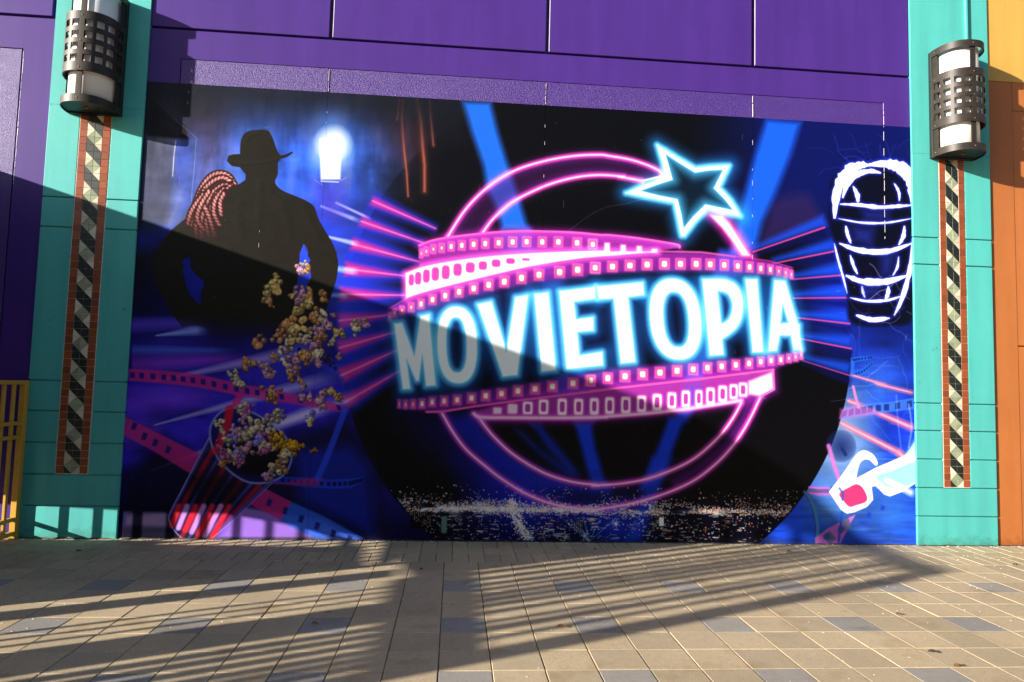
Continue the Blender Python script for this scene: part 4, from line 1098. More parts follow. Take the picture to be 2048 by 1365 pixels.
gapL = [(-2.773,2.872),(-2.753,2.747),(-2.699,2.682),(-2.632,2.632),(-2.616,2.580),(-2.638,2.513),(-2.643,2.380),(-2.683,2.405),(-2.751,2.482),(-2.795,2.586),(-2.834,2.717),(-2.825,2.783),(-2.853,2.829)]
gapR = [(-1.627,3.062),(-1.588,3.010),(-1.577,2.929),(-1.549,2.890),(-1.567,2.849),(-1.546,2.809),(-1.534,2.702),(-1.576,2.620),(-1.561,2.567),(-1.583,2.486),(-1.684,2.429),(-1.677,2.562),(-1.675,2.656),(-1.662,2.791),(-1.663,2.953)]
sl, X, Z = bb(man, 0.05)
d = sdf(man, X, Z)
for h_ in (gapL, gapR): d = np.maximum(d, -sdf(h_, X, Z))
fadeb = np.clip((Z-2.02)/0.25, 0, 1)
put(sl, np.clip(0.5-d/0.006, 0, 1)*np.maximum(fadeb, 0.0), c8(37, 34, 26))
rf = random.Random(3)
for pts_, w_ in (([(-2.123,3.703),(-2.100,3.500),(-2.112,3.229)], 18), ([(-1.891,3.497),(-1.819,3.338),(-1.769,3.123)], 22), ([(-1.655,3.482),(-1.582,3.322),(-1.496,3.149)], 16), ([(-2.306,3.477),(-2.323,3.314),(-2.262,3.128)], 20),
                 ([(-2.289,4.144),(-2.240,4.202),(-2.163,4.227)], 8), ([(-2.432,3.904),(-2.328,3.889),(-2.172,3.905),(-1.940,3.958)], 7), ([(-2.028,3.626),(-1.948,3.576),(-1.854,3.540)], 12), ([(-1.608,3.022),(-1.423,2.990),(-1.315,2.913)], 12), ([(-2.383,2.989),(-2.248,2.861),(-2.012,2.790)], 20)):
    line(pts_, w_*.5, c8(58, 54, 42), .35, w_*.5)
    line([(x+.03, z-.02) for x, z in pts_], w_*.4, c8(20, 19, 14), .5, w_*.4)
fill(gapL, c8(36, 46, 190), .5, 1); 
# rope coil
r3_ = random.Random(8)
strands = [[(-2.779,3.212),(-2.763,3.374),(-2.721,3.537),(-2.676,3.647),(-2.604,3.739),(-2.515,3.771),(-2.423,3.742),(-2.360,3.650)], [(-2.722,3.094),(-2.733,3.295),(-2.692,3.485),(-2.635,3.609),(-2.550,3.694),(-2.460,3.699),(-2.385,3.635)],
    [(-2.669,3.070),(-2.679,3.243),(-2.638,3.433),(-2.581,3.558),(-2.483,3.644),(-2.418,3.634)], [(-2.593,3.080),(-2.628,3.246),(-2.586,3.409),(-2.542,3.546),(-2.455,3.618)], [(-2.738,3.388),(-2.684,3.566),(-2.588,3.679),(-2.487,3.725),(-2.408,3.688)],
    [(-2.529,3.076),(-2.575,3.221),(-2.620,3.340),(-2.678,3.458),(-2.671,3.567)], [(-2.499,3.225),(-2.556,3.343),(-2.551,3.478),(-2.480,3.590),(-2.442,3.605)], [(-2.812,3.224),(-2.787,3.346),(-2.729,3.456),(-2.670,3.540)], [(-2.485,3.333),(-2.499,3.467),(-2.453,3.578)], [(-2.649,3.164),(-2.719,3.268),(-2.701,3.404),(-2.620,3.569)]]
zl = (-2.651,3.204)[1]
fill(smooth([(-2.773,3.319),(-2.734,3.536),(-2.652,3.689),(-2.516,3.775),(-2.397,3.729),(-2.356,3.643),(-2.441,3.592),(-2.473,3.469),(-2.490,3.306),(-2.630,3.273)], True, 4), c8(74, 36, 34), .9, 3)
for si_, st in enumerate(strands):
    sm = smooth(st, n=8)
    for p0, p1 in zip(sm[:-1], sm[1:]):
        al_ = min(1, max(0.15, (p0[1]-zl)/0.35+.55))
        line([p0, p1], 12, c8(58, 26, 26), al_, 1.2)
    pr = np.array(sm[0]); acc = 0; kk = 0
    for q in sm[1:]:
        q = np.array(q); dv = q-pr; ll = np.linalg.norm(dv)
        if ll < 1e-6: continue
        dv /= ll; nn = np.array((-dv[1], dv[0]))
        while acc < ll:
            c_ = pr+dv*acc; rot_ = math.atan2(dv[1], dv[0])+0.42
            al_ = min(1, max(0.0, (c_[1]-zl)/0.35+.35)); f_ = r3_.uniform(.82, 1.1)
            fill(ell(c_[0], c_[1], .026, .0125, 12, 2, rot_+.25), tuple(min(1, v_*f_) for v_ in c8(196, 134, 136)), al_, .8)
            fill(ell(c_[0]+nn[0]*.004, c_[1]+nn[1]*.004, .015, .0045, 8, 2, rot_+.25), c8(236, 172, 164), al_*.8, 1.4)
            acc += 0.037
        acc -= ll; pr = q

# popcorn bucket: striped cup and mouth
cup = [(-2.475,1.052),(-2.591,0.768),(-2.722,0.460),(-2.820,0.257),(-2.811,0.169),(-2.762,0.081),(-2.697,0.012),(-2.399,0.015),(-2.162,0.239),(-1.934,0.471),(-1.813,0.588),(-2.139,0.763)]
fill(cup, c8(18, 14, 50), .8, 2)
for i, (a, b) in enumerate(zip([(-2.467,1.014),(-2.412,0.938),(-2.352,0.862),(-2.284,0.773),(-2.204,0.685),(-2.118,0.616),(-2.028,0.572),(-1.939,0.561),(-1.857,0.575)], [(-2.814,0.244),(-2.791,0.156),(-2.752,0.081),(-2.697,0.012),(-2.622,0.007),(-2.548,0.007),(-2.473,0.008),(-2.399,0.015),(-2.317,0.098)])):
    line([a, b], 9 if i % 2 else 5, c8(206, 36, 60) if i % 2 else c8(90, 112, 230), .7, 2.5)
fill([(-2.632,0.627),(-2.436,0.681),(-2.115,0.558),(-2.207,0.378),(-2.416,0.325),(-2.593,0.373)], c8(8, 8, 26), .6, 12)
for i in range(7):
    t = i/6; a = np.array((-2.740,0.327))*(1-t)+np.array((-2.242,0.333))*t; b = np.array((-2.790,0.131))*(1-t)+np.array((-2.399,0.015))*t
    line([tuple(a), tuple(b)], 10, c8(250, 50, 70) if i % 2 == 0 else c8(235, 170, 245), .85, 2)
line(smooth([(-2.474,1.026),(-2.591,0.768),(-2.723,0.473),(-2.819,0.250),(-2.809,0.156),(-2.756,0.075),(-2.690,0.012)], n=4), 1.6, c8(190, 180, 235), .9)
line([(-2.387,0.015),(-2.161,0.226),(-1.826,0.575)], 1.6, c8(190, 150, 220), .8)
rim = smooth([(-2.472,1.104),(-2.428,1.221),(-2.344,1.300),(-2.206,1.327),(-2.025,1.269),(-1.841,1.156),(-1.708,1.029),(-1.645,0.875),(-1.668,0.732),(-1.752,0.628),(-1.901,0.574),(-2.066,0.578),(-2.221,0.659),(-2.354,0.785),(-2.444,0.937)], True, 4)
fill(rim, c8(28, 20, 100), .85, 1.5)
fill([(-2.337,0.939),(-2.148,0.943),(-1.831,0.949),(-1.724,0.835),(-1.817,0.665),(-2.032,0.649),(-2.185,0.685),(-2.303,0.773)], c8(6, 6, 16), .9, 6)
line(rim, 4, c8(150, 165, 235), .85, 1.2, closed=True)
line([(-2.288,1.315),(-2.310,1.146),(-2.364,0.977),(-2.397,0.887)], 16, c8(240, 30, 70), .8, 2)
# popcorn: lumpy kernels
def rag(cx, cz, a_, b_, rot, r):
    return [(cx+(q[0]-cx)*f, cz+(q[1]-cz)*f) for q, f in ((q, r.uniform(.78, 1.22)) for q in ell(cx, cz, a_, b_, 11, 2, rot))]
def kernel(cx, cz, s, base, seed):
    r = random.Random(seed); n = r.randint(6, 10); s *= 1.28
    el_ = r.uniform(.7, 1.25); ro = r.uniform(0, 3.1); lobes = []
    for i in range(n):
        x = r.gauss(0, .40)*s*el_; z = r.gauss(0, .36)*s/el_
        lobes.append((cx+x*math.cos(ro)-z*math.sin(ro), cz+x*math.sin(ro)+z*math.cos(ro), s*r.uniform(.20, .44), r.uniform(.6, 1.3), r.uniform(0, 3.1)))
    for (x, z, q, e_, t_) in lobes: fill(ell(x+.004, z-.005, q*1.15*e_, q*1.1/e_, 10, 2, t_), tuple(c*.38 for c in base), .85, 1.2)
    for (x, z, q, e_, t_) in lobes:
        f = r.uniform(.62, 1.12)
        fill(rag(x, z, q*e_, q*.92/e_, t_, r), tuple(min(1, c*f) for c in base), .92, 1.2)
        fill(rag(x-q*.22, z+q*.28, q*.5, q*.34, t_, r), tuple(min(1, c*1.28+.06) for c in base), .75, 1.4)
        if r.random() < .6: fill(rag(x+q*.25, z-q*.3, q*.5, q*.22, t_, r), tuple(c*.30 for c in base), .85, 1)
        if r.random() < .3: fill(ell(x+q*.1, z, q*.3, q*.3, 8), c8(150, 60, 40), .6, 1.5)
YL, MV, WH, OR = c8(226, 188, 120), c8(200, 150, 176), c8(230, 208, 168), c8(208, 150, 100)
K_ = [(1280,310,60,YL),(1265,400,60,YL),(1200,450,46,YL),(1215,500,30,OR),(1490,190,30,WH),(1460,240,36,MV),(1520,225,30,OR),(1450,430,62,MV),(1525,430,50,OR),(1390,445,28,YL),(1640,430,50,OR),(1520,510,46,YL),(1440,560,62,YL),(1400,610,44,OR),(1560,570,50,OR),(1620,600,44,WH),(1575,640,40,OR),(1720,595,24,MV),(1340,700,66,OR),(1290,740,46,OR),(1420,740,62,YL),(1490,720,52,YL),(1500,770,40,WH),(1170,785,62,OR),(1650,680,58,MV),(1600,700,46,MV),(1610,770,50,OR),(1760,730,46,YL),(1710,790,34,WH),(1900,690,44,WH),(1950,660,36,MV),(1340,850,42,WH),(1265,915,34,OR),(1020,975,46,OR),(1390,940,60,MV),(1500,915,66,OR),(1590,890,44,WH),(1680,930,50,c8(70,50,100)),(1775,920,26,MV),(1340,1000,48,WH),(1400,1060,52,OR),(1450,1090,36,OR),(1160,990,36,MV),(1210,1040,58,MV),(960,1080,46,WH),(980,1130,36,WH),(910,1055,28,WH),(1240,1190,50,OR),(1230,1250,40,OR),(1490,1160,46,MV),(1500,1240,46,MV),(1690,1190,40,YL),(1640,1260,60,MV),(1750,1230,30,OR),(1020,1310,46,WH),(1420,1020,38,MV),(1560,830,40,MV),(1590,960,36,MV),(1460,480,36,MV)]
KP = [(-1.877,2.675),(-1.891,2.554),(-1.971,2.485),(-1.949,2.419),(-1.613,2.847),(-1.649,2.778),(-1.571,2.801),(-1.650,2.523),(-1.552,2.527),(-1.726,2.501),(-1.403,2.533),(-1.554,2.420),(-1.655,2.350),(-1.703,2.282),(-1.498,2.342),(-1.419,2.305),(-1.475,2.250),(-1.288,2.316),(-1.775,2.160),(-1.837,2.105),(-1.669,2.110),(-1.580,2.140),(-1.564,2.074),(-1.988,2.040),(-1.375,2.200),(-1.438,2.171),(-1.421,2.078),(-1.228,2.138),(-1.290,2.056),(-1.048,2.197),(-0.984,2.240),(-1.765,1.962),(-1.857,1.873),(-2.166,1.785),(-1.695,1.845),(-1.555,1.882),(-1.440,1.919),(-1.321,1.869),(-1.198,1.886),(-1.756,1.764),(-1.675,1.687),(-1.609,1.650),(-1.987,1.770),(-1.920,1.707),(-2.236,1.646),(-2.207,1.581),(-2.301,1.676),(-1.872,1.512),(-1.881,1.433),(-1.553,1.559),(-1.535,1.455),(-1.293,1.527),(-1.354,1.433),(-1.213,1.476),(-2.144,1.348),(-1.652,1.741),(-1.483,1.997),(-1.436,1.826),(-1.634,2.457)]
for i, (p_, k_) in enumerate(zip(KP, K_)):
    kernel(p_[0], p_[1], k_[2]*0.25391*PX*0.95, k_[3], 100+i)
r3 = random.Random(4)
for i, p_ in enumerate([(-2.166,1.292),(-2.117,1.319),(-2.388,1.183),(-2.150,1.214),(-2.021,1.178),(-1.922,1.245),(-1.771,1.275),(-1.820,1.235),(-1.969,1.153),(-2.207,1.097),(-2.042,1.100),(-2.345,1.081),(-2.102,1.021),(-1.951,1.063),(-1.891,1.116),(-2.240,1.018),(-2.148,0.943),(-2.302,0.991),(-2.271,0.889),(-2.194,0.865),(-2.085,0.944),(-1.986,0.998),(-1.785,1.041),(-1.706,0.990),(-1.780,0.950),(-1.653,0.953),(-1.715,0.925),(-1.551,0.967),(-1.627,0.940),(-1.895,0.948),(-1.930,0.895),(-2.242,0.812),(-2.165,0.788),(-2.304,0.786),(-2.333,0.862),(-1.722,0.796),(-1.770,0.744),(-1.712,0.861),(-1.819,0.691),(-1.879,0.639),(-2.374,0.926),(-1.488,1.255),(-1.472,1.203),(-1.421,0.918)]):
    c_ = [MV, WH, WH, OR, c8(150, 140, 230), c8(190, 110, 160)][r3.randint(0, 5)]
    if i in (23, 24, 25, 26, 27, 28, 43, 22): c_ = c8(226, 160, 40)
    kernel(p_[0], p_[1], (20 if i == 43 else r3.uniform(30, 50))*0.25391*PX, c_, 400+i)

RA, RB_, RC, RD = (4.090,4.388), (5.225,4.452), (4.077,2.121), (5.189,2.155)
def RW(x, y):
    s_, t_ = x/648, y/1365
    return tuple((RA[i]*(1-s_)+RB_[i]*s_)*(1-t_)+(RC[i]*(1-s_)+RD[i]*s_)*t_ for i in (0, 1))
# --- right scene: a plain dark polished shape in haze, trails, film, paper glasses
shp = smooth([(4.139,3.834),(4.157,4.003),(4.210,4.116),(4.436,4.238),(4.785,4.257),(4.995,4.200),(5.117,4.087),(5.140,3.731),(5.127,3.091),(5.111,2.507),(4.815,2.415),(4.386,2.433),(4.337,2.728),(4.271,3.056),(4.204,3.302),(4.137,3.549)], True, 5)
fill(shp, c8(9, 10, 34), .96, 5)
r5 = random.Random(21)
def glint(pts, w, al=.95):
    """crisp tapering highlight with a thin blue rim"""
    sm = np.array(smooth(pts, n=6) if len(pts) > 2 else [tuple(np.array(pts[0])*(1-k/8)+np.array(pts[1])*k/8) for k in range(9)])
    n = len(sm); up_, dn_ = [], []
    for k in range(n):
        d = sm[min(k+1, n-1)]-sm[max(k-1, 0)]; d = d/(np.linalg.norm(d)+1e-9)
        h = w*PX*.5*max(.12, math.sin(math.pi*(k+.2)/(n-.6)))**.7*r5.uniform(.8, 1.2)
        up_.append((sm[k][0]-d[1]*h, sm[k][1]+d[0]*h)); dn_.append((sm[k][0]+d[1]*h*.6, sm[k][1]-d[0]*h*.6))
    q = up_+dn_[::-1]
    halo(q, 7, c8(30, 44, 200), .75, True, filled=True, p=1.2); fill(q, c8(246, 248, 255), al, .8)
glint([(4.199,3.602),(4.225,3.838),(4.281,4.018),(4.383,4.150),(4.505,4.221),(4.610,4.234)], 30); glint([(4.610,4.237),(4.820,4.252),(4.995,4.200),(5.099,4.069),(5.128,3.883),(5.133,3.731)], 34)
glint([(4.294,3.842),(4.347,3.979),(4.452,4.103),(4.609,4.162),(4.749,4.153)], 16); glint([(4.190,3.318),(4.227,3.154),(4.284,2.957),(4.337,2.760)], 6); glint([(5.126,3.494),(5.104,3.224),(5.048,2.954),(4.966,2.701),(4.886,2.533)], 13)
for (pts_, w_) in (([(4.259,3.769),(4.484,3.767),(4.710,3.751),(4.954,3.776),(5.113,3.798)], 9), ([(4.240,3.604),(4.517,3.567),(4.812,3.581),(5.110,3.645)], 5), ([(4.249,3.321),(4.479,3.247),(4.808,3.245),(5.110,3.359)], 12),
                  ([(4.322,2.958),(4.527,2.892),(4.804,2.903),(5.048,2.987)], 15), ([(4.371,2.712),(4.560,2.678),(4.801,2.695),(4.975,2.751)], 6), ([(4.438,2.517),(4.626,2.466),(4.833,2.498)], 10),
                  ([(4.416,3.983),(4.459,3.884),(4.470,3.800)], 10), ([(4.905,4.042),(4.957,3.943),(4.964,3.841)], 6), ([(4.326,3.525),(4.343,3.425),(4.385,3.327)], 8), ([(5.021,3.557),(5.002,3.438),(4.949,3.335)], 9),
                  ([(4.375,3.193),(4.409,3.078),(4.459,2.981)], 7), ([(4.947,3.201),(4.928,3.083),(4.874,2.981)], 5), ([(4.510,2.850),(4.518,2.784),(4.543,2.719)], 6), ([(4.821,2.862),(4.811,2.779),(4.784,2.711)], 9)):
    glint(pts_, w_*1.25)
for q in ([(4.518,3.718),(4.849,3.726),(4.830,3.615),(4.552,3.602)], [(4.395,3.528),(4.655,3.506),(4.635,3.304),(4.428,3.362)], [(4.738,3.208),(4.912,3.233),(4.840,2.996),(4.736,2.975)], [(4.510,2.850),(4.734,2.858),(4.698,2.741),(4.543,2.735)]):
    fill(q, c8(46, 62, 190), .55, 12)

def wisps(x0, x1, z0, z1, n, col, seed, al=.6):
    r = random.Random(seed)
    for i in range(n):
        x = r.uniform(x0, x1); z = r.uniform(z0, z1); a = r.uniform(0, 6.28); pts = [(x, z)]
        for k in range(6):
            a += r.uniform(-.45, .45); x += 0.06*math.cos(a); z += 0.06*math.sin(a)
            pts.append((x, z))
        line(smooth(pts, n=4), r.uniform(.6, 1.6), col, al*r.uniform(.4, 1), 1.2)
wisps(4.15, 5.08, 4.05, 4.45, 18, c8(70, 90, 235), 3, .5)
wisps(4.4, 5.08, 2.0, 2.6, 9, c8(110, 135, 225), 5, .45)
wisps(4.75, 5.1, 2.45, 3.1, 8, c8(220, 225, 255), 9, .6)
wisps(4.3, 5.1, 1.4, 2.0, 7, c8(150, 190, 250), 12, .5)
film(smooth([(4.375,2.036),(4.474,2.056),(4.617,2.069)], n=4), smooth([(4.383,1.985),(4.473,2.004),(4.626,2.035)], n=4), c8(40, 110, 220), .9, 9, 0.012, c8(12, 40, 120))
film([(4.383,1.873),(4.508,1.920),(4.631,2.009)], [(4.391,1.823),(4.526,1.869),(4.630,1.966)], c8(40, 110, 220), .9, 8, 0.012, c8(12, 40, 120))
fill([(4.375,2.036),(4.419,1.986),(4.409,1.874),(4.373,1.856)], c8(40, 110, 220), .8, 1)
for a, b, w, al in (((4.309,1.574), (4.736,1.431), 10, .9), ((4.664,1.447), (5.120,1.270), 14, .9), ((4.356,1.856), (4.811,1.740), 7, .7), ((4.632,1.769), (5.126,1.663), 9, .7), ((4.218,1.335), (4.981,0.979), 12, .95), ((4.892,1.028), (5.119,0.847), 16, .9)):
    streak(a, b, w*1.3, w*1.7, c8(238, 120, 150), al, 'over', .6, (.1, .1)); streak(a, b, w*.4, w*.6, c8(255, 205, 225), al*.8, 'over', .8, (.1, .2))
film([(4.273,1.463),(4.433,1.518),(4.594,1.547),(4.809,1.561),(5.125,1.620)], [(4.236,1.361),(4.432,1.382),(4.592,1.411),(4.808,1.450),(5.123,1.492)], c8(70, 130, 225), .7, 9, 0.03, c8(28, 50, 130))
fill([(4.246,1.471),(4.433,1.518),(4.593,1.496),(4.736,1.431),(4.432,1.382),(4.233,1.361)], c8(225, 120, 200), .55, 4)
line([(4.399,1.721),(4.425,1.611),(4.460,1.493)], 6, c8(225, 140, 190), .8)
for xx in (690, 740, 790): line(smooth([*[(4.900,1.640),(4.914,1.367),(4.946,1.063)]], n=4) if xx == 690 else smooth([*[(5.043,1.541),(5.075,1.303),(5.036,1.065)]], n=4), 2, c8(150, 180, 245), .5, 2)
blob(*(4.252,1.066), 0.18, c8(26, 44, 110), .9, 'over', .35); line([(4.269,1.033),(4.304,0.975)], 8, c8(26, 44, 110), .8)
line([(4.111,1.064),(4.171,0.864),(4.232,0.690)], 9, c8(216, 122, 206), .85, 2)
film([(3.877,0.623),(3.986,0.619),(4.117,0.621)], [(3.881,0.543),(3.985,0.525),(4.125,0.527)], c8(206, 110, 196), .85, 8, 0.017, c8(90, 90, 150))
ring = ell(*(3.567,0.128), 0.80, 0.98, 40)
line(smooth([(3.837,0.559),(3.915,0.444),(3.967,0.296),(3.983,0.148),(3.965,0.017)], n=5), 7, c8(90, 150, 190), .8, 1.5)
line(smooth([(3.837,0.543),(3.898,0.444),(3.941,0.296),(3.957,0.148),(3.939,0.016)], n=5), 1.6, c8(40, 70, 150), .9, 1)
film([(3.948,0.066),(4.088,0.166),(4.246,0.250),(4.414,0.326)], [(3.965,-0.008),(4.244,0.019),(4.307,0.135),(4.369,0.251)], c8(224, 118, 204), .85, 2, 0.05, c8(96, 110, 150))
for q in [(4.088,0.083,0.063,0.072),(4.245,0.164,0.063,0.073),(4.404,0.243,0.056,0.063),(4.567,0.320,0.053,0.060),(4.727,0.401,0.050,0.057)]: fill(ell(q[0], q[1], q[2]/2, q[3]/2, 12, 5, -0.35), c8(58, 92, 160) if q[0] < 4.55 else c8(30, 70, 190), .85, 1.2)
line([(4.143,0.613),(4.213,0.606),(4.275,0.549),(4.255,0.300),(4.218,0.035)], 5, c8(36, 90, 215), .85, 1)
# cyan haze and the paper 3-D glasses
fill([(5.127,1.151),(4.980,0.962),(4.657,0.788),(4.655,0.621),(4.796,0.531),(5.120,0.678)], c8(140, 215, 240), .95, 2)
fill([(5.127,1.151),(5.016,0.980),(5.118,0.779)], c8(214, 240, 250), .9, 8)
gl_o = smooth([(4.111,0.566),(4.232,0.715),(4.321,0.833),(4.428,0.977),(4.517,1.024),(4.623,0.981),(4.676,0.889),(4.649,0.859),(4.587,0.913),(4.525,0.924),(4.463,0.869),(4.426,0.718)], n=3)+[(4.657,0.839),(5.125,1.032)]+[(5.120,0.678),(4.966,0.583),(4.814,0.526),(4.743,0.547),(4.655,0.637),(4.602,0.628),(4.618,0.487),(4.547,0.411),(4.405,0.351),(4.317,0.333),(4.247,0.374)]
fill(gl_o, c8(250, 252, 255), .97, 1)
fill(smooth([(4.227,0.548),(4.337,0.616),(4.425,0.654),(4.496,0.619),(4.548,0.519),(4.529,0.461),(4.423,0.426),(4.344,0.407),(4.274,0.474)], True, 3), c8(206, 56, 120), .95, 1)
fill(smooth([(4.657,0.746),(4.835,0.808),(5.123,0.914),(5.120,0.695),(4.904,0.616),(4.797,0.623),(4.709,0.672)], True, 3), c8(150, 220, 235), .9, 3)
fill([(4.303,0.783),(4.410,0.885),(4.444,0.802),(4.373,0.734)], c8(160, 215, 235), .7, 5)
line([(4.231,0.606),(4.275,0.549),(4.265,0.482)], 5, c8(40, 90, 200), .7, 1)
streak((4.727,0.722), (5.114,0.543), 14, 20, c8(255, 255, 255), .8, 'over', .6)
# ghost seams: fine drying lines in the vinyl film
rs = random.Random(77)
for k in range(70):
    x = rs.uniform(MX0+.1, MX1-.1); z = rs.uniform(.1, 4.6); L_ = rs.uniform(.01, .09); a_ = rs.choice([0, math.pi/2])+rs.uniform(-.2, .2)
    line([(x, z), (x+L_*math.cos(a_), z+L_*math.sin(a_))], rs.uniform(.4, .9), c8(190, 185, 190), rs.uniform(.15, .55), .5)
for k in range(160):
    dx_, dz_ = rs.uniform(MX0, MX1), rs.uniform(0.02, 4.65)
    sl, X, Z = reg(dx_-.01, dx_+.01, dz_-.01, dz_+.01)
    put(sl, np.clip(1.5-np.hypot(X-dx_, Z-dz_)/rs.uniform(.0012, .003), 0, 1)*rs.uniform(.2, .7), c8(205, 198, 190))
drt = np.clip((0.10-ZZ)/0.10, 0, 1)*np.clip((wat-0.35)*3, 0, 1)*.35
put(full, drt, c8(96, 84, 70))
IMG = np.clip(IMG, 0, 1)

lin = np.where(IMG <= 0.04045, IMG/12.92, ((IMG+0.055)/1.055)**2.4)
lin = np.clip(lin, 0, 1)**1.13*0.84 + 0.0002
buf = np.ones((NH, NW, 4), np.float32); buf[..., :3] = lin
img = bpy.data.images.new('mural_print', NW, NH, alpha=False, float_buffer=True)
img.colorspace_settings.name = 'Linear Rec.709'
img.pixels.foreach_set(buf.ravel()); img.update(); img.pack()

M_print, nt, b = mat_base('printed_vinyl')
ti = nt.nodes.new('ShaderNodeTexImage'); ti.image = img; ti.interpolation = 'Cubic'; ti.extension = 'EXTEND'
nt.links.new(ti.outputs[0], b.inputs['Base Color'])
b.inputs['Roughness'].default_value = 0.40
b.inputs['Specular IOR Level'].default_value = 0.13
n1 = noise(nt, 110, 3, 0.6); n2 = noise(nt, 3.0, 4, 0.5, vec_scale=(1, 1, 2.5))
b1 = nt.nodes.new('ShaderNodeBump'); b1.inputs['Strength'].default_value = 0.55; b1.inputs['Distance'].default_value = 0.003
b2 = nt.nodes.new('ShaderNodeBump'); b2.inputs['Strength'].default_value = 0.25; b2.inputs['Distance'].default_value = 0.02
nt.links.new(n1.outputs[0], b1.inputs['Height']); nt.links.new(n2.outputs[0], b2.inputs['Height'])
nt.links.new(b2.outputs[0], b1.inputs['Normal']); nt.links.new(b1.outputs[0], b.inputs['Normal'])

mural = empty('mural', (0.9, -0.003, 0.0), 'large printed vinyl mural reading MOVIETOPIA in neon lettering on the purple wall', 'mural')
mo = Matrix.Translation(-Vector(mural.location))
def print_uv(me):
    uvl = me.uv_layers.new(name='print')
    for lp in me.loops:
        co = me.vertices[lp.vertex_index].co
        uvl.data[lp.index].uv = ((co.x-MX0)/(NW/S), (co.z-MZ0)/(NH/S))
seams = [-3.308, -3.017, -2.083, -1.450, -0.238, 0.8945, 2.088, 2.656, 3.2415, 3.849, 4.786, 5.108]
for a, b_ in zip(seams[:-1], seams[1:]):
    big = lambda x: any(abs(x-q) < 0.02 for q in (-1.45, 0.8945, 3.2415, 4.786))
    l = a + (0.0012 if big(a) else 0.0004); r = b_ - (0.0012 if big(b_) else 0.0004)
    bm = boxbm(l, r, -0.0032, -0.0006, 0.006, 4.708)
    o = obj('print_panel', bm, M_print, mural); o.matrix_parent_inverse = mo; print_uv(o.data)
def decal(name, o_, holes=(), y=-0.0036, label=None):
    """cut-out piece of the same print, laid on the panels"""
    from mathutils.geometry import tessellate_polygon
    loops = [[Vector((x, z, 0)) for x, z in o_]] + [[Vector((x, z, 0)) for x, z in h] for h in holes]
    tris = tessellate_polygon(loops)
    flat = [p for L in loops for p in L]
    me = bpy.data.meshes.new(name)
    me.from_pydata([(p.x, y, p.y) for p in flat], [], [t for t in tris])
    me.materials.append(M_print); me.update()
    bm = bmesh.new(); bm.from_mesh(me); bmesh.ops.recalc_face_normals(bm, faces=bm.faces[:])
    if sum(f.normal.y for f in bm.faces) > 0: bmesh.ops.reverse_faces(bm, faces=bm.faces[:])
    bm.to_mesh(me); bm.free()
    print_uv(me)
    ob = bpy.data.objects.new(name, me); link(ob, mural); ob.matrix_parent_inverse = mo
    if label: ob['label'] = label
    return ob
decal('printed_figure', man, (gapL, gapR), label='dark silhouette of a man in a brimmed hat')
decal('printed_star', so, (si,), label='neon outline star')
decal('printed_lantern', lan, label='glowing white lantern')
decal('printed_bucket', cup, label='red striped popcorn bucket', y=-0.0035)
decal('bucket_rim', rim, y=-0.0038)
decal('printed_glasses', gl_o, label='white paper 3D glasses')
decal('printed_comet', comet, label='white comet tail')
decal('film_band', band1+[(2.167,3.140),(1.792,3.115)]+low1, y=-0.0034, label='pink upper film strip')
decal('film_band', mid_top+mid_bot, y=-0.0035, label='pink middle film strip')
decal('film_band', lb_top+lb_bot, y=-0.0034, label='pink lower film strip')
for nm, o_, hl in LET:
    decal('letter', o_, hl, label=nm)
# thin dark gap and peeling edge under the mural
o = obj('worn_edge', chips(4.787, 3.4, 4.70, 1, y=-0.0055, w=0.004), M_chip, mural); o['kind'] = 'stuff'; o.matrix_parent_inverse = mo
for xs_, z0_, z1_ in ((-1.449, 4.2, 4.70), (3.2415, 3.1, 4.70), (0.8945, 3.9, 4.70), (-2.085, 3.0, 3.3)):
    bm = bmesh.new(); z = z0_
    while z < z1_:
        L = random.uniform(.01, .06); box(bm, xs_-0.001, xs_+0.0015, -0.0050, -0.0035, z, z+L); z += L+random.uniform(.08, .34)
    o = obj('worn_edge', bm, M_chip, mural); o['kind'] = 'stuff'; o.matrix_parent_inverse = mo


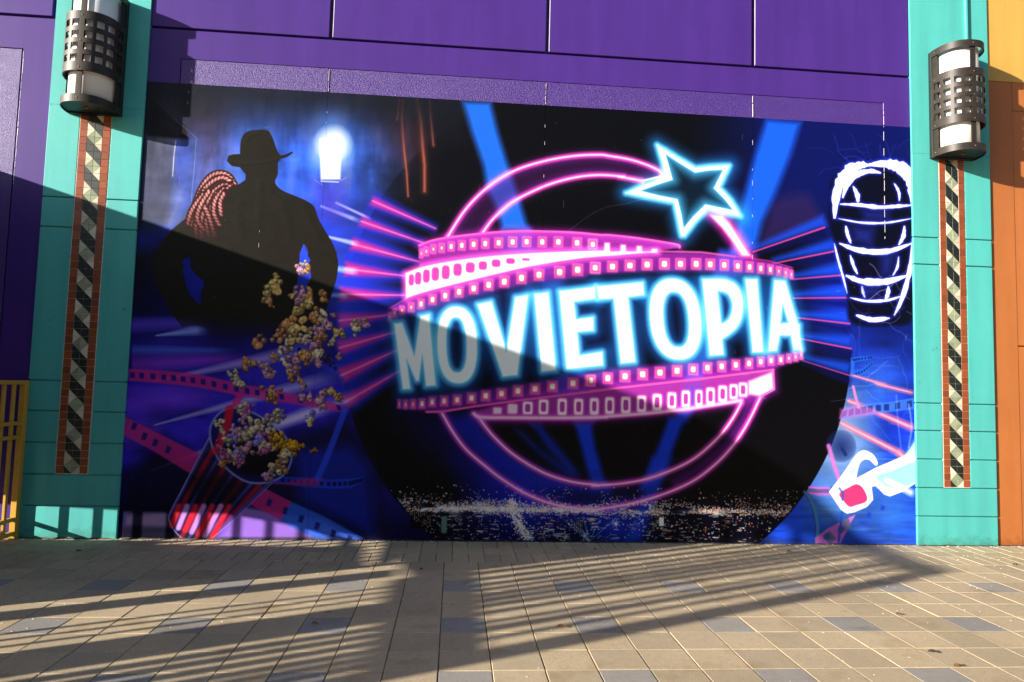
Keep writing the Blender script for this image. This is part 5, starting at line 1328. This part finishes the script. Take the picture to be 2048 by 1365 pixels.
# ------------------------------------------------------------------ litter on the paving
M_leaf = plain('dry_leaf', (0.22, 0.10, 0.035), 0.8, nscale=40, var=0.3)
M_leafd = plain('dark_leaf', (0.045, 0.035, 0.025), 0.8, nscale=40, var=0.3)
M_bit = plain('paper_bit', (0.6, 0.58, 0.52), 0.8)
def leaf(x, y, s, rz, m, label):
    bm = bmesh.new()
    n = 7; up = []; dn = []
    for i in range(n):
        t = i/(n-1); w = math.sin(math.pi*t)*0.34*(1-0.3*t)
        cz = 0.010 + 0.12*s*math.sin(math.pi*t)
        up.append(bm.verts.new((s*(t-0.5), s*w, cz + 0.10*s*w))); dn.append(bm.verts.new((s*(t-0.5), -s*w*0.9, cz + 0.25*s*w)))
    mid = [bm.verts.new((s*(i/(n-1)-0.5), 0, 0.004 + 0.10*s*math.sin(math.pi*i/(n-1)))) for i in range(n)]
    for i in range(n-1):
        bm.faces.new((mid[i], mid[i+1], up[i+1], up[i])); bm.faces.new((dn[i], dn[i+1], mid[i+1], mid[i]))
    bmesh.ops.remove_doubles(bm, verts=bm.verts[:], dist=1e-5)
    o = obj('fallen_leaf', bm, m); o.location = (x, y, 0.001); o.rotation_euler = (0, 0, rz)
    tag(o, label, 'leaf', 'dead leaves on the paving'); return o
for (x, y), s, rz, m, lb in (
    ((3.333,-2.334), 0.075, 0.4, M_leaf, 'curled red-brown leaf on the sunny tan pavers at the right'),
    ((3.067,-3.063), 0.085, -0.3, M_leafd, 'small dark dead leaf on pavers towards the bottom right corner'),
    ((3.068,-3.281), 0.085, 0.1, M_leaf, 'flat brown leaf by a grey paver in the bottom right'),
    ((0.770,-2.587), 0.095, -0.2, M_leaf, 'thin brown leaf right of centre beside a grey paver'),
    ((-3.393,-0.555), 0.07, 0.2, M_leafd, 'dark dead leaf in the shade below the left pillar'),
    ((3.472,-0.373), 0.07, 0.1, M_leafd, 'small dark leaf in the soft shadow near the wall foot'),
    ((-0.241,-1.123), 0.05, 0.6, M_leafd, 'tiny dark leaf on pavers below the city lights'),
    ((-0.873,-2.520), 0.07, -0.2, M_leaf, 'rust coloured leaf on the grey paver left of centre'),
    ((5.537,-0.848), 0.08, 0.3, M_leaf, 'yellow-brown leaf at the far right edge near the orange wall'),
    ((1.464,-0.326), 0.045, 0.3, M_leafd, 'speck of dark leaf among the small border pavers')):
    leaf(x, y, s*0.72, rz, m, lb)
bits = bmesh.new()
for i in range(1500):
    x = random.uniform(-4.2, 6.4); y = -abs(random.gauss(0, 1.5)) - 0.01 if i % 3 else -random.uniform(0.005, 0.05)
    s = random.uniform(0.0015, 0.0055)*(1 if i % 9 else 1.7)
    box(bits, x, x+s*random.uniform(1, 2.2), y-s, y, -0.001, s*0.5)
o = obj('grit', bits, M_bit); tag(o, 'pale grit and crumbs scattered over the pavers', 'grit', kind='stuff')
